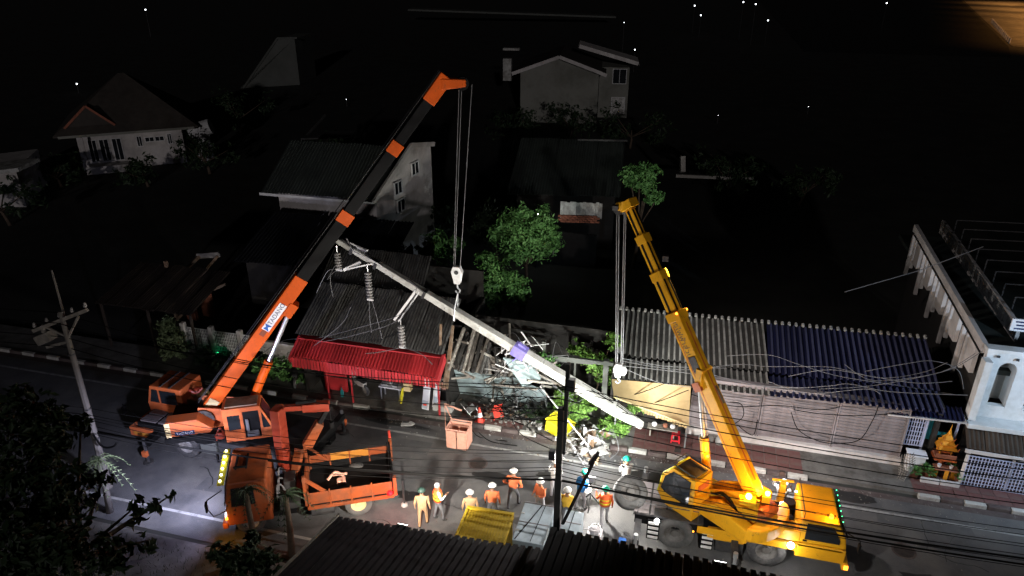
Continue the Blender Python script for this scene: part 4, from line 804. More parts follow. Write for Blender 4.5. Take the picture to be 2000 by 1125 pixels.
# loader crane
k0,k1=Vector((-13.83,18.75,2.27)),Vector((-13.78,18.75,3.87))
lc=part('loader_column',B().cyl(k0-Vector((0,0,.9)),k0,.26,n=12).beam(k0-Vector((0,0,.1)),k1,.46,.36),'red_orange',T2,.03)
part('loader_arm',B().beam(k0-Vector((0,0,.7)),(-12.9,18.0,.95),.35,.3),'red_orange',lc,.02)
part('loader_base',B(DM).bb((1.75,-.95,.8),(2.45,.95,1.05)).bb((1.9,-.3,1.05),(2.3,.3,1.5)),'dark_steel',T2,.02)
q0,q1,q2=Vector((-13.50,18.80,3.89)),Vector((-12.05,19.40,3.86)),Vector((-12.86,18.90,2.30))
part('inner_jib',B().beam(q0,q0.lerp(q1,.45),.2,.2).beam(q0.lerp(q1,.4),q1,.3,.32),'red_orange',lc,.02)
part('outer_jib',B().beam(q1,q1.lerp(q2,.5),.16,.16,1).beam(q1.lerp(q2,.42),q2,.3,.3,0,w2=.22,h2=.4),['orange_truck','black_paint'],lc,.02)
part('jib_cylinder',B().cyl(q0.lerp(q1,.3)+Vector((0,-.1,.25)),q0.lerp(q1,.75)+Vector((0,-.1,.3)),.07,n=8),'black_paint',lc)
part('jib_hook',B().tube([q1,q1-Vector((0,0,.7))],.012,4).cyl(q1-Vector((0,0,.7)),q1-Vector((0,0,.95)),.09,n=8),'black_paint',lc)
part('stabiliser',B(DM).beam((2.1,.9,.8),(2.1,1.5,.9),.18,.18).cyl((2.1,1.45,.02),(2.1,1.45,1.3),.07,n=8).beam((2.2,.2,1.1),(2.5,.75,2.1),.3,.2),'orange_truck',T2,.01)
part('hydraulic_hoses',B(DM).tube(smoothpath([(1.7,-.3,1.0),(1.75,-.2,1.6),(1.9,.1,1.3),(2.0,.3,1.0)]),.035,5).tube(smoothpath([(1.65,-.5,1.0),(1.7,-.45,1.5),(1.85,-.35,1.4),(2.0,-.5,1.0)]),.035,5).tube(smoothpath([(1.68,.1,1.1),(1.75,.2,1.75),(1.9,.35,1.5),(2.05,.5,1.1)]),.035,5),'wire_grey',T2)
# ============ yellow crane (carrier cab to the right, +x)
T3=thing('mobile_crane','yellow two axle crane with its boom leaning over the grey and navy roof','crane',(2.3,20.6,0))
part('chassis',B().bb((-.9,19.75,.75),(4.4,21.45,1.15)),'black_paint',T3,.03)
part('carrier_body',B().bb((1.55,19.55,.8),(2.75,19.75,1.2)).bb((2.3,19.55,1.18),(5.75,21.5,1.32)).bb((2.75,19.55,1.25),(4.3,19.62,1.32)).bb((3.6,19.58,1.32),(4.42,20.1,1.75)).bb((4.35,19.55,.75),(5.85,21.5,1.3)),'yellow_crane',T3,.04)
dk=part('deck',B().bb((-.95,19.7,1.16),(1.4,21.45,1.22)),'dark_steel',T3)
me=me_of('deck_plate',B().box((0,0,0),(.5,.8,.03)),'wall_grey')
for i in range(4):
    for j in range(2): put('deck_plate',me,dk,Matrix.Translation((-.68+i*.56,20.13+j*.86,1.24)))
yc=part('cab',B().prism([(4.35,1.3),(4.35,2.28),(5.5,2.28),(5.78,1.7),(5.85,1.3)],19.6,21.45,'xz'),'yellow_crane',T3,.06)
part('side_window',B().prism([(4.55,1.5),(4.55,2.14),(5.35,2.14),(5.6,1.66),(5.6,1.5)],19.57,19.595,'xz'),'glass',yc)
part('windscreen',B().add([(5.83,19.75,1.68),(5.83,21.3,1.68),(5.57,21.25,2.22),(5.57,19.8,2.22),(5.86,19.75,1.7),(5.86,21.3,1.7),(5.6,21.25,2.24),(5.6,19.8,2.24)],[(0,3,2,1),(4,5,6,7),(0,1,5,4),(2,3,7,6)]),'glass',yc)
g=B()
for k in range(7): g.ball((5.6,19.75+k*.26,2.3),.02,6,4)
part('running_lights',g,'lit_green',yc)
part('roof_beacon',B().cyl((5.25,19.85,2.29),(5.25,19.85,2.4),.07,n=10),'lit_amber',yc)
part('exhaust_stack',B().beam((3.95,21.5,1.3),(3.95,21.5,2.1),.2,.2).beam((3.6,21.6,2.1),(4.3,21.6,2.15),.06,.06),'yellow_crane',T3)
part('air_filter',B().cyl((4.15,20.9,1.32),(4.15,20.9,1.85),.2,n=12).cyl((4.1,20.3,1.32),(4.1,20.3,1.7),.14,n=10).bb((3.5,20.2,1.32),(4.3,21.3,1.42)),'black_paint',T3)
part('front_bumper',B().bb((5.8,19.5,.55),(5.98,21.5,.85)),'yellow_crane',T3,.03)
part('corner_lamp',B().box((5.92,19.49,.7),(.12,.06,.14)),'lit_amber',T3)
part('mirror_arm',B().tube([(5.6,19.6,2.1),(6.1,19.35,2.0),(6.1,19.3,1.5)],.02,5).box((6.1,19.32,1.75),(.06,.16,.3)),'black_paint',T3)
for c in ((.5,19.82,.64),(3.5,19.82,.64),(.5,21.4,.64),(3.5,21.4,.64)): wheel(T3,None,c,(0,1,0),.64,.42,'tyre_pale' if c[0]<1 else 'tyre','hub')  # darker rubber on the front tyres paints in shade under the skirts
part('mudguard',B().bb((-.25,19.58,1.3),(1.25,20.0,1.34)),'dark_steel',T3); part('mudguard',B().bb((2.8,19.58,1.33),(4.2,20.0,1.36)),'dark_steel',T3)
for x in (-.42,1.38):
    o=part('step_ladder',B().bb((x-.02,19.58,.3),(x+.4,19.64,1.12)),'black_paint',T3)
    for k in range(4): part('step',B().box((x+.19,19.555,.42+k*.2),(.35,.04,.085)),'white_metal',o)
part('skirt',B().bb((1.85,19.57,.35),(2.75,19.7,.8)),'dark_steel',T3)
part('side_panel',B().bb((1.2,19.52,1.0),(4.35,19.548,1.28)),'yellow_crane',T3,.008)
for x in (-.75,2.45):
    o=part('outrigger',B().bb((x-.11,18.7,.72),(x+.11,22.4,.94)),'dark_steel',T3)
    for y in (18.75,22.35): part('outrigger_leg',B().cyl((x,y,.04),(x,y,1.15),.075,n=8).cyl((x,y,.0),(x,y,.06),.22,n=10),'steel',o)
spw=wheel(T3,None,(-1.15,20.35,1.5),(.12,-.62,.78),.6,.46,'tyre_pale','hub',name='spare_wheel')
part('spare_carrier',B().beam((-1.1,20.5,.8),(-1.15,20.4,1.3),.12,.3),'dark_steel',T3)
az3=R(144); S3=frame((2.1,20.6,0),az3)
part('turntable',B(S3).cyl((0,0,1.1),(0,0,1.42),.8,n=20),'black_paint',T3)
part('slew_frame',B(S3).bb((-1.3,-.75,1.42),(1.1,.75,1.55)).prism([(-1.4,1.55),(.9,1.55),(.55,2.0),(-.8,2.75),(-1.35,2.75)],.3,.4,'xz').prism([(-1.4,1.55),(.9,1.55),(.55,2.0),(-.8,2.75),(-1.35,2.75)],-.4,-.3,'xz'),'yellow_crane',T3,.02)
part('side_cover',B(S3).prism([(-1.5,1.45),(.5,1.45),(.5,1.8),(-.2,2.2),(-1.5,1.95)],.6,1.05,'xz'),'yellow_crane',T3,.05)
n=10; cwp=[(-1.45-.62*math.cos(a)*1.0,1.05*math.sin(a)) for a in [math.pi*(-.5+i/n) for i in range(n+1)]]
part('counterweight',B(S3).prism(cwp,1.6,2.08,'xy'),'yellow_crane',T3,.05)
part('winch_drum',B(S3).cyl((-1.45,-.35,2.2),(-1.45,.35,2.2),.24,n=14).cyl((-1.2,-.3,2.0),(-1.2,.3,2.0),.2,n=12),'gold_red',T3)
S3=S3@Matrix.Translation((.3,.05,0)); pr=[(.02,1.35),(1.25,1.35),(1.5,1.7),(1.32,2.55),(.95,3.0),(.02,3.0)]
oc=part('operator_cab',B(S3).prism(pr,1.36,1.42,'xz').prism(pr,.52,.58,'xz').bb((.02,.58,1.35),(.1,1.36,2.98)).bb((.1,.58,1.35),(1.25,1.36,1.42)).bb((.1,.58,2.93),(.95,1.36,3.0)),'yellow_crane',T3,.015)
part('side_window',B(S3).prism([(.2,1.85),(1.2,1.85),(1.38,1.95),(1.25,2.5),(.93,2.88),(.2,2.88)],1.425,1.44,'xz'),'glass',oc)
part('front_window',B(S3).add([(1.5,.6,1.72),(1.5,1.34,1.72),(1.33,1.34,2.55),(1.33,.6,2.55),(.97,1.34,2.98),(.97,.6,2.98)],[(0,1,2,3),(3,2,4,5)]).add([(1.52,.6,1.72),(1.52,1.34,1.72),(1.35,1.34,2.56),(1.35,.6,2.56),(.98,1.34,3.0),(.98,.6,3.0)],[(3,2,1,0),(5,4,2,3)]),'glass',oc)
part('window_frame',B(S3).tube([(1.52,1.38,1.7),(1.36,1.38,2.56),(.97,1.38,3.03),(.97,.56,3.03),(1.36,.56,2.56),(1.52,.56,1.7)],.035,6),'yellow_plastic',oc)
part('roof_guard',B(S3).bb((.15,.62,3.01),(.9,1.32,3.05)).tube([(.1,.6,3.1),(1.1,.6,3.12),(1.1,1.35,3.12),(.1,1.35,3.1)],.025,5),'dark_steel',oc)
part('rear_grille',B(S3).bb((-.0,.7,2.5),(.019,1.25,2.75)),'gold_red',oc)
part('seat',B(S3).bb((.5,.8,1.45),(.95,1.2,1.85)).bb((.42,.8,1.85),(.55,1.2,2.4)),'trousers_grey',oc,.02)
S3=frame((2.1,20.6,0),az3); Y0=S3@Vector((-1.0,0,2.55)); YT=Vector((-2.24,23.8,10.9))
boom_sections(T3,Y0,YT,((0,.61,.4,.54,'yellow_crane','yellow_crane'),(.58,.75,.34,.46,'yellow_crane','yellow_crane'),(.73,.88,.29,.39,'yellow_crane','yellow_crane'),(.86,.985,.24,.33,'yellow_crane',None)))
d=(YT-Y0).normalized(); sd=d.cross(Vector((0,0,1))).normalized(); up=sd.cross(d)
for a,b_,w,h in ((.625,.735,.34,.46),(.765,.868,.29,.39),(.895,.98,.24,.33)):   # dark wear pads / grooves along the thin sections
    for s in (-1,1): part('slide_track',B().beam(Y0.lerp(YT,a)+sd*s*w*.3+up*(h/2+.006),Y0.lerp(YT,b_)+sd*s*w*.3+up*(h/2+.006),.07,.012),'black_paint',T3)
    part('slide_track',B().beam(Y0.lerp(YT,a)-sd*(w/2+.006)-up*h*.1,Y0.lerp(YT,b_)-sd*(w/2+.006)-up*h*.1,.012,.09),'black_paint',T3)
part('boom_head',B().beam(YT-d*.15,YT+d*.15,.4,.6).beam(YT+up*.1,YT+Vector((-.35,.1,-.1)),.3,.3),'yellow_crane',T3,.02)
part('head_sheave',B().lathe(YT+Vector((-.3,.1,-.2)),sd,[(0,-.1),(.22,-.1),(.18,0),(.22,.1),(0,.1)],14),'dark_steel',T3)
bb_=Y0.lerp(YT,.42); part('boom_plate',B().beam(bb_-sd*.21+up*.05,Y0.lerp(YT,.47)-sd*.21+up*.05,.04,.3),'dark_steel',T3)
part('boom_camera',B().box(Y0.lerp(YT,.6)+sd*.28-up*.1,(.16,.16,.3)),'yellow_crane',T3)
part('boom_rest',B().beam(Y0.lerp(YT,.4)-sd*.27,Y0.lerp(YT,.4)+sd*.27,.26,.68),'yellow_crane',T3,.02)
part('weld_bracket',B().beam(Y0.lerp(YT,.36)-sd*.25-up*.2,Y0.lerp(YT,.39)-sd*.25-up*.2,.12,.3),'gold_red',T3)
for s in (-1,1): part('tip_lamp',B().ball(Y0.lerp(YT,.615)+sd*s*.26+up*.27,.045,8,5),'lit_amber',T3)
y1=S3@Vector((.75,0,1.65)); y2=Y0.lerp(YT,.37)-up*.34; ym=y1.lerp(y2,.52)
part('lift_cylinder',B().cyl(y1,ym,.16,n=12),'yellow_crane',T3); part('cylinder_rod',B().cyl(ym,y2,.085,n=10).cyl(ym+sd*.16,y2+sd*.16,.03,n=6),'steel',T3)
text('lettering','การไฟฟ้าส่วนภูมิภาค',.3,basis(Y0.lerp(YT,.5)-sd*.206-up*.02,-d,up),'wood',T3,.002)
part('work_lamp',B().box((.3,20.85,3.28),(.22,.1,.18)),'dark_steel',T3); part('work_lamp',B().box((3.9,21.84,2.25),(.2,.1,.16)),'dark_steel',T3); part('boom_fill_head',B().box((-.8,22.98,9.4),(.2,.2,.2)),'dark_steel',T3); part('boom_fill_head',B().box((-2.66,23.62,10.82),(.2,.2,.16)),'dark_steel',T3)  # housings made for the added fill spots
def amb(p,r,m,n_): part(n_,B().ball(p,r,10,7),m,T3)
amb((2.62,19.35,3.0),.1,'lit_amber_big','beacon'); amb((3.25,19.9,2.8),.085,'lit_amber_big','beacon'); amb((1.3,20.95,3.1),.05,'lit_amber','beacon')
amb(Vector((3.88,20.60,1.91)),.09,'lit_white','work_lamp'); amb(Vector((2.17,19.35,1.83)),.07,'lit_white','work_lamp'); amb(Vector((2.61,19.35,1.55)),.06,'lit_white','work_lamp')
amb(Vector((4.13,19.30,1.38)),.11,'lit_white','work_lamp'); amb(Vector((-0.13,19.35,1.33)),.09,'lit_white','work_lamp'); amb(Vector((2.81,19.50,1.06)),.035,'lit_amber','marker_lamp'); amb(Vector((1.09,19.50,1.04)),.03,'lit_amber','marker_lamp')
amb(Vector((4.20,20.50,2.60)),.035,'lit_white','gauge'); amb(Vector((4.24,20.20,2.11)),.03,'sign_white','gauge')
part('lamp_shelf',B().bb((2.35,19.2,2.75),(2.85,19.5,2.9)),'yellow_crane',T3); part('lamp_post',B().bb((3.1,19.8,2.0),(3.35,20.0,2.72)),'yellow_crane',T3)
for k in range(3): part('hydraulic_hose',B(S3).tube(smoothpath([(-.9,.25+.06*k,1.7),(-.2,.45+.05*k,2.3),(.3,.3+.06*k,2.0),(.75,.1+.05*k,1.7)]),.025,5),'black_paint',T3)
part('hand_rail',B().tube([(-.8,19.66,1.25),(-.8,19.66,1.75),(1.2,19.66,1.75),(1.2,19.66,1.25)],.016,5),'dark_steel',T3)
part('hand_rail',B().tube([(4.42,19.62,2.3),(4.42,19.62,2.5),(4.42,21.4,2.5),(4.42,21.4,2.3)],.016,5),'dark_steel',T3)
part('tool_chest',B().bb((2.95,20.2,1.33),(3.4,21.3,1.7)),'black_paint',T3,.02)
part('door_handle',B().bb((4.5,19.55,1.42),(4.62,19.595,1.46)),'black_paint',yc)
part('boom_seam',B().beam(Y0.lerp(YT,.05)-sd*.203-up*.16,Y0.lerp(YT,.58)-sd*.203-up*.16,.01,.03),'gold_red',T3)
part('boom_seam',B().beam(Y0.lerp(YT,.05)+up*.273,Y0.lerp(YT,.58)+up*.273,.05,.01),'gold_red',T3)
part('grease_smear',B().beam(Y0.lerp(YT,.3)+up*.273+sd*.1,Y0.lerp(YT,.36)+up*.273+sd*.08,.1,.006),'wood',T3)
# ============ fallen concrete pole with its fittings
PB=Vector((-1.12,24.47,1.5)); PT=Vector((-14.35,25.14,8.0)); pd=(PT-PB).normalized(); px=pd.cross(Vector((0,0,1))).normalized(); pu=px.cross(pd)
def PP(k,o=0): return PB.lerp(PT,k)+pu*o
T4=thing('concrete_pole','long pale concrete power pole hanging aslant from the orange crane over the roofs','utility pole',PB)
hw,hh=.42,.36; segs=16; vs=[];fs=[]
part('pole_shaft',B().beam(PB,PB.lerp(PT,.09),.3,.22,w2=.46,h2=.42).beam(PB.lerp(PT,.09),PB.lerp(PT,.32),.46,.42,w2=.4,h2=.37).beam(PB.lerp(PT,.32),PT,.4,.37,w2=.24,h2=.22),'pole_white',T4,.035)
for sx in (-1,1): part('groove',B().beam(PP(.02,.13)+px*sx*.1,PP(.09,.214)+px*sx*.12,.03,.012).beam(PP(.1,.212)+px*sx*.12,PP(.2,.196)+px*sx*.1,.03,.012) if sx>0 else B().beam(PP(.03,.13),PP(.09,.216),.07,.012).beam(PP(.1,.214),PP(.17,.204),.07,.012),'pole_dark',T4)
part('cap',B().beam(PP(.999),PP(1.008),.25,.23),'concrete',T4)
sl=solo('purple_sling',B().beam(PP(.372),PP(.412),.47,.45).beam(PP(.38,.24),PP(.405,.3),.16,.1).beam(PP(.385,-.2),PP(.395,-.55),.2,.05),'purple_cloth','purple lifting sling wrapped round the middle of the fallen pole','sling')
for k in (.0,): pass
def hang(k,fx,l,n,label,arm=None):
    # insulator string hanging from the pole
    c=PP(k)+Vector(fx); t=thing('insulator_string',label,'insulator',c)
    part('clevis',B().cyl(c+Vector((0,0,.3)),c,.025,n=6),'steel',t)
    part('core_rod',B().cyl(c,c-Vector((0,0,l+.05)),.03,n=6),'insulator_core',t)
    g=me_of('insulator_disc',B().lathe((0,0,0),(0,0,1),[(.03,.03),(.15,-.01),(.15,-.035),(.03,-.03)],12),'insulator',True)
    for i in range(n): put('insulator_disc',g,t,Matrix.Translation(c-Vector((0,0,.06+i*l/n))))
    e=c-Vector((0,0,l+.06)); part('clamp',B().beam(e-Vector((.14,0,0)),e+Vector((.14,0,0)),.06,.08),'white_metal',t)
    return e
A1=solo('crossarm',B().beam(PP(.9,-.1)-px*.15-Vector((.1,0,.1)),PP(.9)-px*.2+Vector((-.75,-.35,-.45)),.1,.12).beam(PP(.87)-px*.15,PP(.9)-px*.2+Vector((-.75,-.35,-.45)),.06,.06),'white_metal','pale steel bracket arm nearest the top of the fallen pole','crossarm')
e0=PP(.9)-px*.2+Vector((-.7,-.33,-.5)); h=e0-PP(.88)
e1=hang(.98,(-.1,-.25,-.35),.75,6,'insulator string hanging under the very tip of the fallen pole')
e2=hang(.9,tuple(Vector((-12.93,25.00,6.73))-PP(.9)),1.25,9,'longest insulator string hanging from the upper bracket of the fallen pole')
e3=hang(.72,tuple(Vector((-11.42,24.60,4.61))-PP(.72)),1.0,7,'insulator string hanging over the red awning from the second bracket')
solo('crossarm',B().beam(PP(.725)-px*.15,Vector((-11.70,24.60,4.82)),.09,.1).beam(PP(.715)-px*.15,Vector((-11.52,24.60,4.77)),.05,.05),'white_metal','thin steel bracket arm halfway up the fallen pole','crossarm')
for a,b_ in ((.7,.76),(.86,.9),(.94,.97)): part('pole_band',B().beam(PP(a,-.17),PP(a,.17),.4,.12),'dark_steel',T4); part('band_strap',B().beam(PP(a,.15)-px*.2,PP(b_,.3)-px*.25,.05,.06),'dark_steel',T4)
for a in (.25,.45,.52,.63,.8): part('step_bolt',B().cyl(PP(a)-px*.3,PP(a)+px*.3,.016,n=5),'steel',T4)
part('pole_fitting',B().cyl(PP(.93,.22),PP(.9,.3),.07,n=8).cyl(PP(.955,.2),PP(.93,.24),.05,n=6).tube(smoothpath([PP(.97,.3),PP(.93,.15)-px*.3,PP(.88,.25)-px*.35,PP(.84,.2)-px*.25]),.03,5),'white_metal',T4)
def cable(name,pts,r,m,label,group=None,cat='cable',sm=True):
    return solo(name,B().tube(smoothpath(pts) if sm else pts,r,5),m,label,cat,group)
HG='broken conductors hanging from the fallen pole'
for pts,l in (([e2+Vector((-.05,0,0)),e2+Vector((-.1,0,-.8)),e2+Vector((-.08,0,-1.6))],'left broken conductor dangling under the longest insulator string'),
 ([e2+Vector((.08,0,0)),e2+Vector((.25,0,-.9)),e2+Vector((.42,-.05,-1.8))],'right broken conductor dangling under the longest insulator string'),
 ([e1,(-14.80,25.00,6.53),(-15.46,25.00,5.44)],'left broken conductor dangling from the tip of the fallen pole'),
 ([e1,(-14.70,25.00,6.30),(-14.69,25.00,5.34)],'right broken conductor dangling from the tip of the fallen pole'),
 ([(-14.12,25.00,7.30),(-14.84,25.00,6.16)],'short broken wire beside the tip of the fallen pole'),
 ([e3,(-12.39,24.30,3.33),(-12.84,24.00,3.38)],'broken conductor end curling left onto the red awning'),
 ([e3,(-10.51,24.30,3.56),(-9.84,24.00,3.29)],'broken conductor end curling right onto the red awning'),
 ([(-10.66,24.80,6.38),(-11.21,24.60,5.24),(-13.40,24.60,4.22),(-15.70,25.00,3.19),(-18.05,25.50,2.38),(-20.52,26.00,0.28)],'long upper broken conductor sweeping left from the second bracket'),
 ([(-10.74,24.80,6.19),(-11.52,24.60,4.84),(-13.68,24.60,3.81),(-16.00,25.00,2.84),(-17.73,25.50,1.83)],'long lower broken conductor sweeping left from the second bracket'),
 ([(-13.78,24.80,5.06),(-14.36,24.80,4.12),(-16.04,24.60,2.71)],'thin broken wire crossing the corner of the red awning')): cable('conductor',pts,.016,'wire_grey',l)
# hoist lines and hook block of the orange crane
SP=PP(.6)
hb=thing('hook_block','white hook block of the orange crane above the fallen pole','hook block',Vector((-8.93,24.85,7.13)))
c=Vector((-8.93,24.85,7.13))
part('block_body',B().prism([(-.13,.34),(.13,.34),(.22,.1),(.12,-.42),(-.12,-.42),(-.22,.1)],-.1,.1,'xz') if False else B(Matrix.Translation(c)).prism([(-.13,.34),(.13,.34),(.24,.1),(.12,-.42),(-.12,-.42),(-.24,.1)],-.11,.11,'xz'),'white_metal',hb,.03)
part('block_sheave',B().lathe(c+Vector((0,0,.1)),(0,1,0),[(0,-.13),(.09,-.13),(.09,.13),(0,.13)],14),'dark_steel',hb)
part('hook',B().tube(smoothpath([c+Vector((0,0,-.42)),c+Vector((0,0,-.6)),c+Vector((.1,0,-.72)),c+Vector((0,0,-.84)),c+Vector((-.1,0,-.76))]),.035,6),'steel',hb)
tp=TIP+Vector((.5,.2,-.3))
for a,b_,l in ((-.22,-.14,'left hoist rope of the orange crane'),(.26,.14,'right hoist rope of the orange crane'),(-.12,-.08,'inner hoist rope of the orange crane')):
    solo('hoist_rope',B().tube([tp+Vector((a+.12,0,0)),c+Vector((b_,0,.3))],.014,5),'wire_grey',l,'rope')
solo('lifting_chain',B().tube([c+Vector((0,0,-.84)),SP+Vector((.05,-.25,.3)),SP+Vector((0,-.28,-.25))],.03,5).tube([c+Vector((0,0,-.84)),SP+Vector((.02,.22,.3)),SP+Vector((0,.25,-.25)),SP+Vector((0,-.2,-.32))],.03,5),'steel','lifting chain between the white hook block and the fallen pole','chain')
# hook block of the yellow crane
c=Vector((-2.21,24.10,4.17))
hb=thing('hook_block','pale hook block of the yellow crane hanging above the torn beige awning','hook block',c)
part('block_body',B(Matrix.Translation(c)).prism([(-.12,.28),(.12,.28),(.2,.05),(.1,-.3),(-.1,-.3),(-.2,.05)],-.12,.12,'xz'),'white_metal',hb,.03)
part('hook',B().tube(smoothpath([c+Vector((0,0,-.3)),c+Vector((.02,0,-.42)),c+Vector((.1,0,-.5)),c+Vector((0,0,-.6)),c+Vector((-.08,0,-.52))]),.035,6),'steel',hb)
part('load_strap',B().ball(c+Vector((.18,-.05,0)),(.16,.1,.22),8,6),'debris_white',hb)
for dx,bx,l in ((-.5,-.12,'leftmost hoist rope of the yellow crane'),(-.42,-.05,'second hoist rope of the yellow crane'),(-.24,.08,'third hoist rope of the yellow crane'),(-.18,.15,'rightmost hoist rope of the yellow crane')):
    solo('hoist_rope',B().tube([YT+Vector((dx+.1,.12,-.25)),c+Vector((bx,0,.25))],.017,5),'wire_grey',l,'rope')
# ============ standing poles
bx_,by_=-20.75,17.24
T5=thing('utility_pole','pale concrete utility pole with a transformer and slanting crossarm at the left','utility pole',(bx_,by_,0))
part('pole_shaft',B().cyl((bx_,by_,0),(-20.62,by_,7.6),.14,.085,8),'pole_grey',T5)
part('ground_wire_pole',B().cyl((-20.62,by_+.1,7.3),(-20.6,by_+.1,9.1),.05,.03,6),'pole_grey',T5)
part('crossarm',B().beam((-21.9,by_-.15,6.75),(-19.55,by_+.1,7.75),.1,.12).beam((-20.6,by_,6.6),(-21.5,by_-.1,7.0),.06,.06).beam((-20.6,by_,6.6),(-19.9,by_,7.5),.06,.06),'grey_wood',T5)
part('transformer',B().beam((-21.95,by_,6.3),(-21.3,by_,6.6),.35,.35).cyl((-21.6,by_,6.65),(-21.6,by_,6.85),.1,n=8),'grey_wood',T5,.03)
part('lower_bracket',B().beam((-21.7,by_,6.05),(-20.7,by_,6.4),.08,.1),'grey_wood',T5)
for k in range(5):
    p=Vector((-21.8,by_-.13,6.9)).lerp(Vector((-19.6,by_+.1,7.85)),k/4); part('pin_insulator',B().lathe(p,(0,0,1),[(0,0),(.05,0),(.07,.06),(.04,.1),(.05,.14),(0,.18)],8),'insulator',T5)
for z in (5.9,3.6,2.3): part('pole_band',B().cyl((-20.68,by_,z),(-20.68,by_,z+.06),.135,n=8),'dark_steel',T5)
cx_,cy_=-3.33,18.16
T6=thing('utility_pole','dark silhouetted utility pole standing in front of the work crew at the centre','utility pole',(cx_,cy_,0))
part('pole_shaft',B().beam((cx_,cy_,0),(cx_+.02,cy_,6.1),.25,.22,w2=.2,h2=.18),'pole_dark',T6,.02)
part('pole_extension',B().beam((cx_+.12,cy_+.15,4.3),(cx_+.16,cy_+.15,7.6),.14,.12),'pole_dark',T6)
part('junction_box',B().box((cx_+.28,cy_+.1,6.9),(.24,.2,.42)),'plastic_dark',T6,.02); part('junction_box',B().box((cx_-.22,cy_,4.3),(.2,.2,.35)),'plastic_dark',T6,.02)
st=part('strut',B().beam((-3.1,17.9,1.75),(-2.18,18.40,4.34),.1,.06),'black_paint',T6)
part('strut_clamp',B().beam((-2.37,18.40,4.01),(-2.13,18.40,4.43),.2,.1),'black_paint',T6)
# overhead cables
def yat(x): return 17.24+(18.16-17.24)*(x+20.7)/17.4
OG='black overhead cables strung along the near side of the road'
ends=[(6.9,7.05,6.6,.5,.014),(7.2,6.85,6.3,.55,.014),(7.5,6.55,6.0,.55,.016),(6.6,6.1,5.6,.6,.014),(6.2,5.75,5.3,.6,.014),(2.55,3.3,3.1,.35,.032),(2.5,3.2,2.9,.45,.03)]
for i in range(7): ends.append((3.6-.16*i,4.5-.14*i,4.15-.16*i,.4+.05*i,.011))
for i,(z0,z1,z2,s,r) in enumerate(ends):
    pts=[]
    a=(-38,16.2,z0+.4); b1=(bx_,by_+random.uniform(-.2,.2),z0); b2=(cx_,cy_+random.uniform(-.25,.25),z1); e=(21,19.6,z2)
    pts=sag(a,b1,.3,6)+sag(b1,b2,s*1.2,16)[1:]+sag(b2,e,s*1.3,18)[1:]
    pos=['highest','second highest','third','fourth','fifth','thick lower','second thick lower'][i] if i<7 else ['first','second','third','fourth','fifth','sixth','seventh'][i-7]+' thin telephone'
    solo('overhead_cable',B().tube(pts,r,5),'wire',f'{pos} black cable strung between the two roadside poles','cable',OG)
T7=thing('rope_bundle','dark coil of slack cable hanging on the left pole near the road lamp glow','cable',(-20.7,17.2,2.4))
part('coil',B().tube(smoothpath([(-20.6,17.1,2.6),(-20.2,17.0,2.2),(-19.7,17.0,2.3),(-19.5,17.0,2.5)]),.04,5),'wire',T7)

# ---------------------------------------------------------------- tangled cables over the right roof
TG='fallen grey cables tangled over the grey and navy roof'
tang=[([(1.94, 27.6, 3.45), (3.53, 27.6, 3.74), (4.77, 27.6, 3.47), (6.38, 27.6, 3.16), (8.49, 27.6, 3.09), (10.54, 27.6, 3.0)],'highest fallen cable arching from the grey roof to the navy roof'),
([(-2.37, 26.6, 3.12), (0.13, 26.6, 3.08), (2.31, 26.6, 3.66), (3.48, 26.6, 3.75), (4.8, 26.6, 3.95), (5.9, 26.6, 4.07), (7.6, 26.6, 3.88), (8.94, 26.6, 4.32), (9.69, 26.6, 4.88)],'fallen cable running level across the seam between the two roofs'),
([(1.44, 26.0, 3.37), (3.14, 26.0, 3.19), (4.65, 26.0, 3.32), (5.73, 26.0, 3.57), (6.43, 26.0, 3.77), (7.89, 26.0, 3.67), (10.43, 26.0, 3.94)],'fallen cable sagging just above the roof eave'),
([(-2.31, 26.0, 3.25), (0.14, 26.0, 3.31), (1.95, 26.0, 3.24), (3.52, 26.0, 3.18), (4.65, 26.0, 3.3)],'fallen cable running from the yellow crane hook to the eave'),
([(6.19, 26.4, 4.37), (7.21, 26.4, 3.84), (8.58, 26.4, 4.15), (9.68, 26.4, 4.68), (10.42, 26.4, 5.49)],'fallen cable rising to the corner of the arched building'),
([(5.43, 26.2, 3.26), (7.03, 26.2, 3.64), (8.52, 26.2, 4.22), (9.76, 26.2, 4.86), (10.56, 26.2, 5.73)],'second fallen cable rising to the corner of the arched building'),
([(7.01, 26.6, 4.08), (8.18, 26.6, 4.56), (9.17, 26.6, 4.87), (10.09, 26.6, 4.63), (10.48, 26.6, 3.84)],'looped fallen cable at the right end of the navy roof'),
([(4.27, 26.4, 3.54), (5.69, 26.4, 4.06), (7.18, 26.4, 4.0), (8.79, 26.4, 3.96), (9.96, 26.4, 4.22)],'short fallen cable across the middle of the navy roof'),
([(-2.31, 26.5, 3.31), (-0.5, 26.5, 3.21), (1.93, 26.5, 3.49)],'thin fallen cable behind the yellow boom'),
([(-2.01, 25.9, 3.15), (-0.62, 25.9, 2.74), (1.01, 25.9, 2.76)],'fallen cable resting on the edge of the beige awning'),
([(3.49, 26.0, 3.41), (5.06, 26.0, 3.13), (7.0, 26.0, 3.64), (7.56, 26.0, 3.5)],'fallen cable drooping below the navy eave')]
for w,l in tang:
    solo('fallen_cable',B().tube(smoothpath(w,7),.0125,5),'wire_grey',l,'cable',TG)
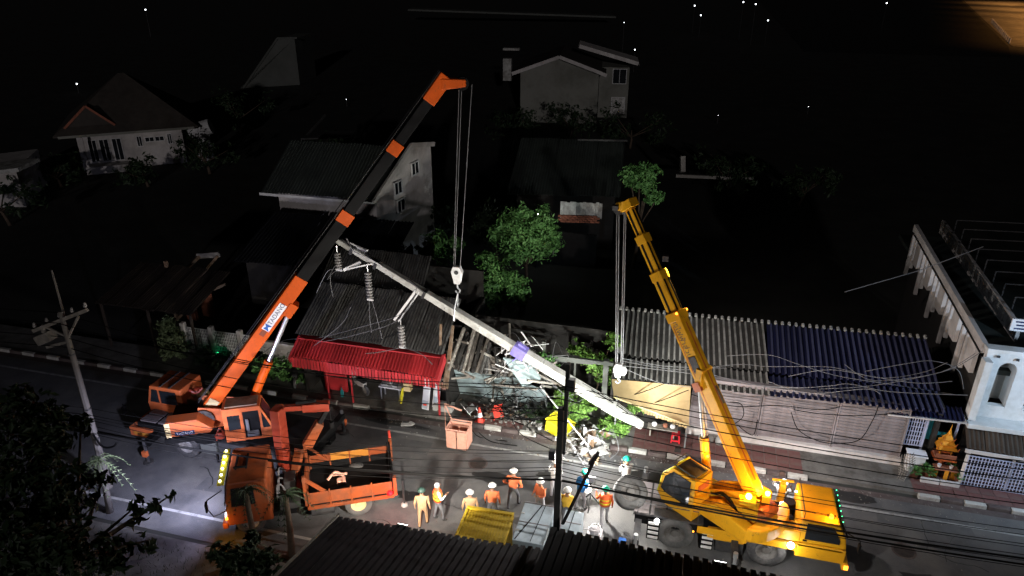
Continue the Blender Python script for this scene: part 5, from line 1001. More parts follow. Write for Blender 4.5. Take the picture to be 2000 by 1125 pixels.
dk=[([(1.69, 25.9, 2.09), (2.2, 25.9, 1.18), (2.75, 25.9, 1.65), (2.63, 25.9, 2.25), (2.17, 25.9, 2.29)],'small black cable loop hanging on the lilac shutter'),
([(4.53, 25.9, 2.22), (4.94, 25.9, 1.43), (5.77, 25.9, 1.05), (6.52, 25.9, 1.09), (7.21, 25.9, 1.42), (7.49, 25.9, 2.39), (7.56, 25.9, 2.99)],'large black cable loop hanging across the lilac shutter'),
([(0.64, 25.9, 2.4), (2.29, 25.9, 2.12), (4.01, 25.9, 2.44), (5.52, 25.9, 2.51), (6.23, 25.9, 2.76)],'thick black cable sagging along the top of the shutters'),
([(-2.46, 25.7, 2.14), (-1.61, 25.7, 2.15), (-0.42, 25.7, 2.89)],'black cable curving over the torn awning'),
([(-2.33, 25.6, 2.09), (-1.15, 25.6, 1.79), (0.51, 25.6, 2.77)],'second black cable curving over the torn awning'),
([(2.6, 25.9, 1.25), (3.25, 25.9, 0.87), (3.34, 25.9, 1.64)],'thin black wire curl on the shutter'),
([(4.6, 25.9, 2.35), (5.56, 25.9, 2.33), (7.01, 25.9, 2.49), (8.39, 25.9, 2.88)],'thin black wire along the upper shutter'),
([(-8.44, 24.0, 1.31), (-8.02, 24.0, 0.08), (-6.66, 24.0, -0.73)],'black cable falling onto the road beside the basket'),
([(-7.83, 23.8, 0.39), (-7.28, 23.8, -0.43), (-6.15, 23.8, -0.53)],'second black cable lying on the road beside the basket'),
([(-6.4, 23.9, 1.22), (-5.96, 23.9, 0.54), (-4.52, 23.9, -0.49), (-3.55, 23.9, -0.42)],'black cable lying slack across the road centre'),
([(-0.7, 23.5, 1.08), (0.09, 23.5, 1.12), (0.88, 23.5, 0.91)],'black hose running behind the yellow crane cab')]
for w,l in dk:
    w=[(p[0],p[1],max(.03,p[2])) for p in w]; solo('slack_cable',B().tube(smoothpath(w,7),.018,5),'wire',l,'cable')
solo('guy_wire',B().tube([(6.64,31.00,5.45),(9.80,33.00,5.94),(12.47,34.00,7.01)],.02,4),'wire_grey','thin guy wire rising to the parapet of the arched building','cable')
# ---------------------------------------------------------------- small things on the road and pavement
t=thing('man_basket','salmon orange work basket with an open top standing on the road','basket',(-8.5,23.2,0))
for k in range(2): part('front_panel',B().bb((-8.92+k*.44,22.85,.1),(-8.52+k*.44,22.89,.95)),'basket',t,.008)
for x in (-8.94,-8.06): part('side_panel',B().bb((x-.02,22.9,.1),(x+.02,23.55,.95)),'basket',t)
part('floor',B().bb((-8.92,22.9,.06),(-8.08,23.55,.1)),'black_paint',t); part('back_panel',B().bb((-8.92,23.55,.1),(-8.08,23.59,.95)),'basket',t)
part('rail',B().tube([(-8.95,22.86,1.02),(-8.05,22.86,1.02),(-8.05,23.6,1.02),(-8.95,23.6,1.02),(-8.95,22.86,1.02)],.03,6).tube([(-8.95,23.6,1.0),(-9.35,23.9,1.5),(-9.35,23.9,.2)],.03,6).tube([(-9.35,23.9,1.5),(-8.6,23.9,1.3)],.04,6),'basket',t)
t=thing('traffic_cone','red and white traffic cone on the littered kerb beside the basket','traffic cone',(-8.15,24.5,.12))
part('cone_body',B().lathe((-8.15,24.95,.14),(0,0,1),[(.17,0),(.1,.36),(.03,.72),(0,.72)],14),'cone_red',t,smooth=True); part('base',B().box((-8.15,24.95,.13),(.4,.4,.04)),'cone_red',t); part('white_band',B().lathe((-8.15,24.95,.14),(0,0,1),[(.128,.26),(.088,.46)],14),'label_white',t)
t=thing('yellow_bin','bright yellow plastic bin tipped over beside the green bushes','bin',(-4.7,25.1,0))
XM=Matrix.Translation((-4.62,25.05,.38))@Matrix.Rotation(R(-18),4,'Z')@Matrix.Rotation(R(14),4,'Y')
part('bin_body',B(XM).add([(-.5,-.3,-.3),(.5,-.3,-.3),(.42,.3,-.3),(-.42,.3,-.3),(-.55,-.36,.34),(.55,-.36,.34),(.5,.36,.34),(-.5,.36,.34)],[(3,2,1,0),(4,5,6,7),(0,1,5,4),(1,2,6,5),(2,3,7,6),(3,0,4,7)]),'yellow_plastic',t,.03); part('rim',B(XM).tube([(-.57,-.38,.34),(.57,-.38,.34),(.52,.38,.34),(-.52,.38,.34),(-.57,-.38,.34)],.03,6),'yellow_plastic',t)
solo('white_pole_stick',B().cyl((-5.61,25.60,1.93),(-3.12,23.60,0.73),.03,n=6),'white_metal','thin white rod leaning from the wreck down to the road','rod')
for k,(p,l) in enumerate((((-5.83,25.39,0),'white foam block lying left of the yellow bin'),((-5.45,25.34,0),'second white foam block touching the yellow bin'),((-5.50,25.05,0),'pinkish foam block nearest the road by the yellow bin'))): solo('foam_block',B().box((p[0],p[1],.2),(.2,.16,.14),k),'debris_white',l,'block',bev=.02)
# rubble heaps (uncountable)
rb=B()
for i in range(620):
    if i<330: x=random.gauss(-6.7,1.4); y=random.gauss(25.6,.45); z=.12+abs(random.gauss(0,.16))
    elif i<460: x=random.gauss(-3.3,.5); y=random.gauss(24.6,.7); z=.03+abs(random.gauss(0,.22))
    else: x=random.uniform(-12,5); y=random.gauss(24.1,.5); z=.03
    s=random.uniform(.02,.09 if i<460 else .035); rb.box((x,y,z),(s*random.uniform(1,3),s*random.uniform(1,2.4),s*random.uniform(.4,1)),0,random.choice((0,0,0,1,2)),Matrix.Rotation(random.uniform(0,6),3,'Z')@Matrix.Rotation(random.uniform(-.6,.6),3,'X'))
tag(part('rubble',rb,['rubble','debris_white','wood']),kind='stuff')
db_=B()
for i in range(46):
    c_=Vector((random.gauss(-3.15,.3),random.gauss(24.3,.55),.3+abs(random.gauss(0,.3)))); db_.add([c_+Vector((random.gauss(0,.16),random.gauss(0,.16),random.gauss(0,.12))) for _ in range(4)],[(0,1,2),(0,2,3),(0,3,1),(1,3,2)],i%3==0)
tag(part('torn_plastic',db_,['debris_white','wood']),kind='stuff')
for k in range(10):
    a=Vector((random.uniform(-7.2,-4.6),random.uniform(24.9,25.6),random.uniform(.2,1.6))); cable('tangled_cable',[a,a+Vector((random.gauss(0,.4),random.gauss(0,.2),.5)),a+Vector((random.gauss(0,.7),-.2,.1)),a+Vector((random.gauss(0,.8),-.5,random.uniform(-.2,.4))),a+Vector((random.gauss(0,1.0),-.7,-.1))],.022,'wire','thick dark cable looped in front of the blue hoarding','thick cables in the wreckage')
for k in range(7):
    a=Vector((-3.3+random.gauss(0,.5),25.0+random.gauss(0,.6),.1)); cable('loose_wire',[a,a+Vector((random.gauss(0,.4),-.4,.7)),a+Vector((random.gauss(0,.5),-1.0,.2)),a+Vector((random.gauss(0,.6),-1.5,.04))],.014,'wire_grey','loose grey wire sprung from the debris heap, '+['leftmost','nearest the road','beside the yellow bin','under the pole butt','tallest loop','lying flattest','rightmost'][k],'loose wires around the debris heap')
# wreck on the pavement: planter, chairs, boards
solo('red_mat',B().bb((-7.9,25.2,.125),(-6.7,25.9,.16)),'pave_red','dark red mat under the rubble in front of the blue hoarding','mat')
def chair(x,y,rz,m,label,tilt=0):
    M=frame((x,y,.12),rz)@Matrix.Rotation(tilt,4,'X'); t=thing('plastic_chair',label,'chair',(x,y,.12))
    part('seat',B(M).box((0,0,.42),(.42,.42,.04)),m,t,.01); part('backrest',B(M).beam((-.2,.2,.66),(.2,.2,.66),.03,.4),m,t)
    for a in (-.18,.18):
        for b_ in (-.18,.18): part('leg',B(M).beam((a,b_,.42),(a*1.15,b_*1.15,0),.04,.04),m,t)
chair(-7.55,25.5,.6,'cone_red','broken red chair lying in the rubble behind the cone',R(35))
chair(-8.5,25.4,2.3,'white_metal','white chair knocked over left of the cone',R(-30))
t=thing('plastic_stool','small bright red plastic stool below the beige awning','stool',(.22,25.7,.12))
part('seat',B().box((.22,25.72,.52),(.34,.34,.04)),'red_plastic',t,.01)
for a in (-1,1):
    for b_ in (-1,1): part('leg',B().beam((.22+a*.13,25.72+b_*.13,.5),(.22+a*.17,25.72+b_*.17,.12),.06,.05),'red_plastic',t)
part('brace',B().bb((.07,25.56,.2),(.37,25.58,.26)),'red_plastic',t)
t=thing('wooden_bench','weathered pale bench with things on it under the torn awning','bench',(-.35,25.9,.12))
for k in range(3): part('seat_slat',B().box((-.35,25.8+k*.13,.56),(1.25,.11,.04)),'grey_wood',t)
for x in (-.85,.15): part('leg',B().beam((x,25.82,.12),(x,25.82,.54),.07,.06).beam((x,26.04,.12),(x,26.04,.54),.07,.06),'grey_wood',t)
for k,(x,m,l) in enumerate(((-.7,'sign_white','white bag on the left end of the bench'),(-.25,'terracotta','brown pot on the middle of the bench'),(.05,'white_metal','pale bowl on the right end of the bench'))): solo('bench_item',B().ball((x,25.93,.68),(.12,.1,.11),8,6),m,l,'household item')
t=thing('water_jar','row of grey jars and scrap at the foot of the yellow boom','jars',(2.2,26.1,.12))
for k in range(5): part('jar',B().lathe((1.3+k*.34,26.0+.07*(k%2),.12),(0,0,1),[(0,0),(.12,0),(.16,.15),(.12,.3),(.08,.32),(0,.32)],10),'rubble' if k%2 else 'concrete',t,smooth=True)
t=thing('sign_board','white and pale blue poster boards leaning at the right end of the red awning','sign',(-10.6,25.3,.12))
for k,(x,y,h_) in enumerate(((-10.8,25.2,1.5),(-10.4,25.45,1.5))):
    o=part('board',B().beam((x,y,.12),(x+.05,y+.35,h_),.34,.04),'sign_white',t)
part('poster',B().beam((-10.82,25.16,.2),(-10.8,25.25,.55),.3,.02),'box_blue',t); part('poster',B().beam((-10.4,25.43,.4),(-10.38,25.5,.65),.2,.02),'box_blue',t)
part('poster_mark',B().box((-10.78,25.14,.42),(.16,.01,.12)),'cone_red',t)
t=thing('vending_shelf','dark metal stall with a lit pink notice beside the poster boards','stall',(-10.1,26,.12))
part('cabinet',B().bb((-10.35,25.75,.12),(-9.75,26.2,1.7)),'black_paint',t,.05); part('notice',B().bb((-10.2,25.72,.95),(-9.9,25.745,1.35)),'basket',t); part('step',B().bb((-10.45,25.2,.12),(-9.55,25.7,.4)),'concrete',t,.02)
def motorbike(x,y,rz,label,m):
    M=frame((x,y,.1),rz); t=thing('motorcycle',label,'motorcycle',(x,y,.1))
    for wx in (-.58,.58): wheel(t,M,(wx,0,.28),(0,1,0),.28,.1)
    part('body',B(M).prism([(-.55,.45),(-.1,.35),(.2,.4),(.45,.85),(.35,.9),(.05,.55),(-.1,.62),(-.6,.68)],-.11,.11,'xz'),m,t,.03); part('seat',B(M).prism([(-.65,.68),(-.05,.62),(0,.7),(-.6,.78)],-.12,.12,'xz'),'black_paint',t,.03)
    part('handlebar',B(M).tube([(.3,-.3,1.0),(.38,-.1,.95),(.38,.1,.95),(.3,.3,1.0)],.018,6).cyl((.58,0,.3),(.38,0,.95),.03,n=6),'steel',t); part('headlamp',B(M).ball((.5,0,.86),.08,8,6),'sign_white',t)
motorbike(-16.6,26.0,.5,'dark motorcycle parked at the left end under the red awning','black_paint')
motorbike(-14.4,25.9,2.6,'motorcycle with pale panels parked under the red awning beside the red post','white_metal')
motorbike(-17.6,25.9,1.9,'motorcycle half hidden by the plants left of the red awning','dark_steel')
t=thing('market_table','small table with pale goods and a yellow stand under the red awning','table',(-12.3,25.7,.1))
part('table_top',B().box((-12.6,25.7,.78),(1.1,.5,.05)),'white_metal',t)
for a in (-.45,.45): part('leg',B().beam((-12.6+a,25.5,.1),(-12.6+a,25.5,.75),.05,.05).beam((-12.6+a,25.9,.1),(-12.6+a,25.9,.75),.05,.05),'steel',t)
part('goods',B().box((-12.9,25.7,.86),(.3,.3,.12)).box((-12.4,25.65,.84),(.25,.2,.08)).ball((-12.65,25.75,.85),.1,8,5),'debris_white',t)
solo('white_carton',B().box((-11.75,25.6,.95),(.34,.3,.4)),'cream','cream carton under the right end of the red awning','box',bev=.01)
solo('yellow_stand',B().beam((-12.05,25.4,.1),(-11.95,25.5,.9),.14,.06).beam((-12.2,25.5,.1),(-11.95,25.5,.9),.05,.05),'yellow_plastic','narrow yellow folding stand beside the cream carton','stand')
solo('green_bottle',B().lathe((-14.9,25.2,.1),(0,0,1),[(0,0),(.08,0),(.08,.3),(.03,.4),(.03,.48),(0,.48)],10),'teal','green bottle at the foot of the red awning post','bottle')
solo('white_notice',B().box((-17.41,23.50,0.93),(.4,.04,.22)),'sign_white','small white sign behind the orange crane cab','sign')
solo('paint_pot',B().lathe((-8.6,24.2,.02),(0,0,1),[(0,0),(.1,0),(.11,.2),(.09,.2),(0,.18)],10),'white_metal','white pot at the road edge left of the basket','pot')
solo('road_debris',B().box((-11.2,24.0,.05),(.5,.18,.06),.3).box((-11.0,24.1,.08),(.25,.12,.08),-.4),'debris_white','pale scrap lying on the road beyond the dump truck','debris')
solo('pale_dog',B().ball((-25.3,26.0,.45),(.32,.13,.16),8,6).ball((-25.0,25.95,.62),(.13,.08,.1),8,6).cyl((-25.1,25.9,.35),(-25.08,25.9,.02),.05,.03,6).cyl((-25.1,26.07,.35),(-25.08,26.07,.02),.05,.03,6).cyl((-25.5,25.9,.35),(-25.55,25.9,.02),.05,.03,6).cyl((-25.5,26.07,.35),(-25.55,26.07,.02),.05,.03,6),'concrete','pale low stone bench shape beside the left shrubs','garden ornament') if False else None
# boxes and parked ribbed body near the roof edge
t=thing('ribbed_box','mustard yellow ribbed metal truck box beside the near roof','truck box',(-5.5,17.2,0))
BM=Matrix.Translation((-5.5,17.15,0))@Matrix.Rotation(R(2),4,'Z')
part('box_body',B(BM).bb((-.76,-.72,.3),(.76,.7,1.8)),'mustard',t,.02)
rm=me_of('roof_rib',B().box((0,0,0),(.035,1.3,.035)),'mustard')
for i in range(14): put('roof_rib',rm,t,BM@Matrix.Translation((-.65+i*.1,-.01,1.82)))
part('roof_frame',B(BM).bb((-.8,.62,1.76),(.8,.74,1.88)).bb((-.8,-.76,1.76),(.8,-.68,1.86)).bb((-.82,-.68,1.74),(-.74,.62,1.86)).bb((.74,-.68,1.74),(.82,.62,1.86)),'mustard',t,.01)
for x in (-.6,.6): wheel(t,BM,(x,-.6,.3),(0,1,0),.3,.18)
t=thing('blue_box','pale grey blue metal cabinet tied with a crossed black strap','truck box',(-4.0,17.6,0))
BM=Matrix.Translation((-3.98,17.7,0))@Matrix.Rotation(R(1),4,'Z')
part('box_body',B(BM).bb((-.52,-.95,.2),(.5,.9,1.85)),'box_blue',t,.02)
part('lid_seam',B(BM).bb((-.53,-.1,1.852),(.51,-.07,1.862)).bb((-.53,.82,1.852),(.51,.86,1.87)),'wall_grey',t)
part('strap',B(BM).beam((-.45,-.9,1.86),(.1,.85,1.86),.03,.012).beam((.05,-.9,1.866),(.2,.8,1.866),.02,.012),'wire',t)
part('latch',B(BM).box((-.46,.3,1.87),(.12,.04,.03)).box((-.46,-.5,1.87),(.12,.04,.03)),'white_metal',t)
t=thing('blue_box','smaller pale blue metal cabinet between the dark pole and the vest worker','truck box',(-2.95,18.1,0))
part('box_body',B().bb((-3.12,17.5,.2),(-2.5,18.6,1.8)),'box_blue',t,.02); part('lid_seam',B().bb((-3.13,18.0,1.802),(-2.49,18.03,1.812)),'wall_grey',t); part('strap',B().beam((-2.85,17.52,1.81),(-2.8,18.58,1.81),.025,.012),'wire',t)
t=thing('work_light','low bright work lamp on a stand lighting the fallen pole','work light',(-2.63,20.9,0))
part('stand',B().cyl((-2.63,21.0,.35),(-2.63,21.0,1.1),.025,n=6).cyl((-2.63,21.0,.6),(-2.95,21.25,0),.02,n=6).cyl((-2.63,21.0,.6),(-2.3,21.2,0),.02,n=6).cyl((-2.63,21.0,.6),(-2.63,20.6,0),.02,n=6),'dark_steel',t)
part('lamp_head',B().box((-2.63,21.0,1.25),(.36,.07,.26)),'dark_steel',t,.01); part('lens',B().box((-2.63,21.05,1.25),(.3,.03,.2)),'lit_white',t); part('glare_ball',B().ball((-2.75,21.05,.75),.16,10,7),'lit_soft',t)  # glowing ball stands in for the glare around the lamp
for (x,y,z,l,e) in ((-7.3,14.9,3.4,'floodlight fixed under the edge of the ribbed near roof',14.4),(1.6,14.93,4.25,'floodlight fixed under the edge of the black near roof',14.2)):
    t=thing('work_light',l,'work light',(x,y,z))
    part('lamp_head',B().box((x,y-.1,z),(.34,.1,.2)),'dark_steel',t,.01); part('lens',B().box((x,y-.035,z),(.3,.02,.16)),'lit_white',t); part('bracket',B().beam((x,e,z+.05),(x,y-.1,z+.05),.04,.04),'dark_steel',t)
t=thing('work_light','warm wall lamp under the edge of the ribbed near roof','work light',(-9.2,15.0,3.0))
part('lamp_head',B().box((-9.2,14.95,3.02),(.2,.08,.14)),'dark_steel',t); part('bracket',B().beam((-9.15,14.2,3.1),(-9.2,14.95,3.05),.04,.04),'dark_steel',t)
solo('purple_crate',B().box((-1.2,19.0,.3),(.26,.22,.56)),'blue_ink','small purple blue drum standing behind the crane outrigger','drum',bev=.03)
solo('white_sack',B().ball((-.75,18.6,.22),(.32,.24,.22),10,7),'debris_white','white sack lying beside the crane rear step','sack',smooth=True)
solo('white_bucket',B().lathe((-2.2,19.6,.0),(0,0,1),[(0,0),(.14,0),(.18,.36),(.16,.36),(.12,.05)],12),'white_metal','white bucket on the road beside the vest worker','bucket')
solo('equipment_cart',B().bb((-2.4,18.7,.15),(-1.9,19.2,.7)).tube([(-2.4,18.7,.7),(-2.45,18.6,1.1),(-1.9,18.6,1.1)],.02,5).ball((-2.15,18.9,.85),(.2,.2,.18),8,6),'trousers_pale','pale equipment cart loaded with gear in front of the vest worker','cart')
def barrier(x,y,l):
    t=thing('barrier_post',l,'post',(x,y,0)); part('post',B().cyl((x,y,0),(x,y,1.2),.04,n=8),'dark_steel',t); part('foot',B().ball((x,y,.05),(.14,.14,.1),8,5),'concrete',t)
barrier(*(-9.31,19.23,0)[:2],'thin dark post behind the dump truck tail lamp')
# ---------------------------------------------------------------- people
def person(label,loc,face,shirt,legs,arms='down',helmet=None,hair='hair',vest=None,h=1.72,lean=0,stride=.1,shoes='shoe'):
    s=h/1.72*.96; t=thing('person',label,'person',(loc[0],loc[1],loc[2] if len(loc)>2 else 0),face)
    z0=loc[2] if len(loc)>2 else 0
    J={'pel':(0,0,.93),'spi':(0,.0+lean*.1,1.12),'che':(0,lean*.25,1.32),'nec':(0,lean*.32,1.47),'chi':(0,.03+lean*.36,1.54),'hea':(0,.015+lean*.4,1.66)}
    for k,sd_ in (('l',-1),('r',1)):
        st=stride*sd_
        J['hip'+k]=(sd_*.1,0,.88); J['kne'+k]=(sd_*.115,st+.03,.49); J['ank'+k]=(sd_*.12,st*1.3-.02,.09); J['toe'+k]=(sd_*.14,st*1.3+.15,.045)
        J['sho'+k]=(sd_*.2,lean*.27,1.4)
        A={'down':((sd_*.27,-.03+lean*.2,1.12),(sd_*.28,.06+lean*.2,.88)),'hips':((sd_*.38,-.08,1.16),(sd_*.24,.06,.98)),'front':((sd_*.25,.05,1.13),(sd_*.12,.27,1.2)),'up':((sd_*.36,.1,1.5),(sd_*.3,.22,1.76)),'point':((sd_*.3,.08,1.2),(sd_*.3,.3,1.35))}
        md=arms if not isinstance(arms,tuple) else arms[0 if k=='l' else 1]
        J['elb'+k],J['wri'+k]=A[md]
    rad={'pel':.145,'spi':.135,'che':.155,'nec':.062,'chi':.07,'hea':.098}
    for k in 'lr': rad.update({'hip'+k:.09,'kne'+k:.062,'ank'+k:.05,'toe'+k:.038,'sho'+k:.068,'elb'+k:.047,'wri'+k:.033})
    E=[('pel','spi'),('spi','che'),('che','nec'),('nec','chi'),('chi','hea')]
    for k in 'lr': E+=[('pel','hip'+k),('hip'+k,'kne'+k),('kne'+k,'ank'+k),('ank'+k,'toe'+k),('che','sho'+k),('sho'+k,'elb'+k),('elb'+k,'wri'+k)]
    names=list(J); me=bpy.data.meshes.new('skel'); me.from_pydata([J[n_] for n_ in names],[(names.index(a),names.index(b_)) for a,b_ in E],[])
    o=bpy.data.objects.new('skel',me); COL.objects.link(o)
    sk=o.modifiers.new('s','SKIN'); sk.use_smooth_shade=True; o.modifiers.new('ss','SUBSURF').levels=1
    if not me.skin_vertices: me.skin_vertices.new() if hasattr(me.skin_vertices,'new') else None
    bmx=bmesh.new(); bmx.from_mesh(me); bmx.verts.ensure_lookup_table(); L=bmx.verts.layers.skin.verify()
    for i,n_ in enumerate(names):
        r=rad[n_]; w=1.25 if n_ in('che','spi','pel') else 1
        bmx.verts[i][L].radius=(r*w,r); bmx.verts[i][L].use_root=(n_=='pel')
    bmx.to_mesh(me); bmx.free()
    dg=bpy.context.evaluated_depsgraph_get(); m2=bpy.data.meshes.new_from_object(o.evaluated_get(dg)); bpy.data.objects.remove(o)
    b=B(); b.v=[Vector(v.co) for v in m2.vertices]; b.f=[list(p.vertices) for p in m2.polygons]
    seg=[(Vector(J[a]),Vector(J[c]),a,c) for a,c in E]
    for f in b.f:
        c=sum((b.v[i] for i in f),Vector())/len(f); best=None
        for p,q,a,e in seg:
            dd=q-p; k=max(0,min(1,(c-p).dot(dd)/dd.dot(dd))); dist=(c-(p+dd*k)).length-(rad[a]*(1-k)+rad[e]*k)
            if best is None or dist<best[0]: best=(dist,a,e,k)
        a,e,k=best[1:]
        if e in('chi','hea') or (e=='nec' and k>.75): m_=2
        elif e.startswith('wri') and k>.92: m_=2
        elif e.startswith('toe') or (e.startswith('ank') and k>.93): m_=3
        elif e.startswith(('hip','kne','ank')) or c.z<.98 and not e.startswith(('elb','wri','sho')): m_=1
        else: m_=0
        b.m.append(m_)
    H=Vector(J['hea'])
    b.ball(H+Vector((0,.1,-.005)),(.016,.03,.03),6,5,2)      # nose
    for sx in (-1,1):
        b.ball(H+Vector((sx*.1,.0,0)),(.018,.03,.038),6,5,2)   # ears
        b.ball(H+Vector((sx*.038,.088,.02)),(.016,.01,.01),6,4,3)
        W_=Vector(J['wri'+('l' if sx<0 else 'r')]); el=Vector(J['elb'+('l' if sx<0 else 'r')]); dr=(W_-el).normalized()
        fw=Vector((0,1,0)) if abs(dr.y)<.8 else Vector((0,0,-1)); ac=dr.cross(fw).normalized(); fw=ac.cross(dr)
        b.beam(W_-dr*.02,W_+dr*.09,.03,.075,2,up=fw)
        for q,ln in enumerate((.065,.078,.072,.055)):
            st_=W_+dr*.085+fw*(.03-.02*q); b.tube([st_,st_+dr*ln*.55,st_+dr*ln*.9-ac*sx*.025],[.0095,.009,.007],5,2)
        b.tube([W_+dr*.02+fw*.035,W_+dr*.05+fw*.062,W_+dr*.085+fw*.068],[.011,.01,.008],5,2)
    b.beam(H+Vector((-.025,.094,-.05)),H+Vector((.025,.094,-.05)),.01,.008,3)   # mouth
    M=Matrix.Translation((loc[0],loc[1],z0))@Matrix.Rotation(face,4,'Z')@Matrix.Scale(s,4)
    b.v=[M@v for v in b.v]
    part('body',b,[shirt,legs,'skin',shoes],t,smooth=True)
    hm=B(M)
    if helmet:
        part('hard_hat',B(M).ball(H+Vector((0,-.005,.035)),(.125,.14,.125),14,6,0,0).lathe(H+Vector((0,.01,.035)),(0,0,1),[(.12,0),(.155,-.008),(.155,.004),(.12,.012)],14),helmet,t,smooth=True)
    part('hair',B(M).ball(H+Vector((0,-.02,.012)),(.106,.108,.106),10,6,0,-.35),hair,t,smooth=True)
    if vest:
        v=B(M); C_=Vector(J['che'])
        v.lathe((0,lean*.15,.98),(0,0,1),[(.0,.0),(.205,.0),(.215,.2),(.225,.36),(.17,.47),(.09,.5)],14)
        vv=[Vector(q) for q in v.v]; ctr=M@Vector((0,lean*.15,1.2)); v.v=[ctr+M.to_3x3()@Vector(((M.inverted().to_3x3()@(q-ctr)).x,(M.inverted().to_3x3()@(q-ctr)).y*.78,(M.inverted().to_3x3()@(q-ctr)).z)) for q in vv]
        vo=part('safety_vest',v,vest,t,smooth=True)
        bd=B(M)
        for z in (1.08,1.24):
            bd.lathe((0,lean*.15,z),(0,0,1),[(.216,0),(.226,.02),(.226,.06),(.216,.075)],14)
        bv=[Vector(q) for q in bd.v]; I=M.inverted()
        for i,q in enumerate(bv):
            l=I@q; l.y=(l.y-lean*.15)*.8+lean*.15; bd.v[i]=M@l
        part('reflective_band',bd,'vest_yellow',vo)
    return t
person('man in beige coveralls and a dark helmet standing left of the crew',(-8.23,18.41),.2,'coverall','coverall','down','helmet_dark')
person('grey haired man in an orange vest turned beside the man in beige',(-7.8,18.85),-.9,'shirt_white','trousers_grey',('down','front'),None,'hair_grey','vest_orange')
person('person with a white helmet half hidden behind the mustard box',(-6.55,18.75),.3,'coverall','trousers_grey','down','helmet_white')
person('worker in an orange shirt with a white helmet behind the mustard box',(-5.9,19.3),.1,'shirt_orange','trousers_grey','down','helmet_white')
person('worker in orange with white helmet and hands on hips in the middle of the road',(-5.36,20.2),-.15,'shirt_orange','trousers_grey','hips','helmet_white',h=1.78,stride=.16)
person('worker in an orange and white shirt behind the large pale blue cabinet',(-4.3,20.0),2.6,'shirt_orange','trousers_pale','front','helmet_white')
person('worker in white clothes standing just left of the dark pole',(-4.0,21.2),.0,'shirt_white','trousers_pale','front','helmet_white')
person('worker in a yellow shirt and white helmet right of the dark pole',(-3.28,19.75),.1,'shirt_yellow','trousers_grey','front','helmet_white')
person('worker in a blue shirt and green helmet bending by the bright lamp',(-2.95,20.7),-.5,'shirt_blue','trousers_pale','front','helmet_green',lean=.5)
person('worker in an orange and yellow vest with a green helmet and pale trousers',(-1.98,20.15),.25,'vest_orange','trousers_pale',('point','down'),'helmet_green',vest='vest_orange',stride=.14)
person('worker in a white shirt and green helmet behind the spare wheel',(-1.45,22.0),.6,'shirt_white','trousers_pale','front','helmet_green',h=1.75)
person('small worker in pale clothes standing behind the yellow crane cab',(4.1,22.2),2.8,'shirt_white','coverall','up','helmet_white',h=1.7)
# ---------------------------------------------------------------- trees and plants
def crown(blobs,n,size,seed=1,flat=.6,shell=.35):
    rg=random.Random(seed); b=B(); tot=sum(r**2 for _,r in blobs)
    for c,r in blobs:
        c=Vector(c); k=int(n*r*r/tot); 
        twigs=[Vector((rg.gauss(0,1),rg.gauss(0,1),rg.gauss(0,.85))).normalized()*r*rg.uniform(shell,1.05) for _ in range(max(6,k//14))]
        for i in range(k):
            tw=rg.choice(twigs); p=c+tw+Vector((rg.gauss(0,1),rg.gauss(0,1),rg.gauss(0,.8)))*r*.15
            nrm=(tw.normalized()+Vector((rg.gauss(0,flat),rg.gauss(0,flat),rg.gauss(.3,flat)))).normalized(); a=nrm.orthogonal().normalized(); a.rotate(Matrix.Rotation(rg.uniform(0,6.3),3,nrm)); e=nrm.cross(a); s=size*rg.uniform(.6,1.3)
            b.add([p-a*s,p+e*s*.42,p+a*s+nrm*-s*.25,p-e*s*.42],[(0,1,2,3)])
    return b
def fastmesh(name,b,m):
    me=bpy.data.meshes.new(name); me.from_pydata([tuple(v) for v in b.v],[],b.f); me.materials.append(MT[m]); return me
def tree(name,label,cat,base,blobs,n,size,lm,trunk=.14,seed=1,limbs=True):
    t=thing(name,label,cat,base); base=Vector(base); top=sum((Vector(c) for c,_ in blobs),Vector())/len(blobs)
    tb=B().tube([base,base.lerp(top,.35)+Vector((.1,0,0)),base.lerp(top,.8)],[trunk,trunk*.75,trunk*.4],8)
    for c,r in blobs:
        a=base.lerp(top,.5); c=Vector(c); tb.tube([a,a.lerp(c,.55)+Vector((0,0,r*.15)),c+Vector((0,0,r*.3))],[trunk*.5,trunk*.3,trunk*.1],6)
    part('trunk',tb,'bark',t,smooth=True); put('crown',fastmesh('crown',crown(blobs,n,size,seed),lm),t)
    return t
tree('leafy_tree','large round green tree right of the orange crane hook','tree',(-9.3,37.5,0),[((-9.0,37,4.4),1.25),((-9.9,37.3,5.0),.9),((-8.2,37,4.0),1.0),((-8.3,37.2,5.3),.85),((-9.6,36.5,3.6),.9),((-10.8,37.2,4.3),.75),((-7.6,37,4.7),.55),((-9.2,36.8,5.9),.5)],6000,.14,'leaf',seed=2)
tree('leafy_tree','bright green bushy tree below the large round tree','tree',(-9.7,33.5,0),[((-9.9,33,3.3),1.0),((-9.1,33,3.0),.95),((-10.3,33.2,4.2),.6),((-8.7,32.8,2.5),.75),((-10.1,32.7,2.4),.8),((-11.1,33,2.7),.65),((-8.2,33,3.1),.5)],5200,.12,'leaf',seed=3)
tree('leafy_tree','dim green shrub tree left of the hook ropes','tree',(-14.2,36.3,0),[((-14.2,36,3.7),.8),((-13.6,36,3.3),.7),((-14.8,36.2,3.2),.6),((-13.0,36,3.9),.55)],2200,.14,'leaf',seed=4)
tree('leafy_tree','small sparse tree behind the tip of the yellow boom','tree',(-3.6,44.3,0),[((-3.6,44,6.1),1.0),((-2.9,44,6.7),.6),((-4.3,44.2,6.5),.6),((-3.0,44,5.2),.6),((-2.3,44.1,5.0),.5)],1500,.15,'leaf',seed=5)
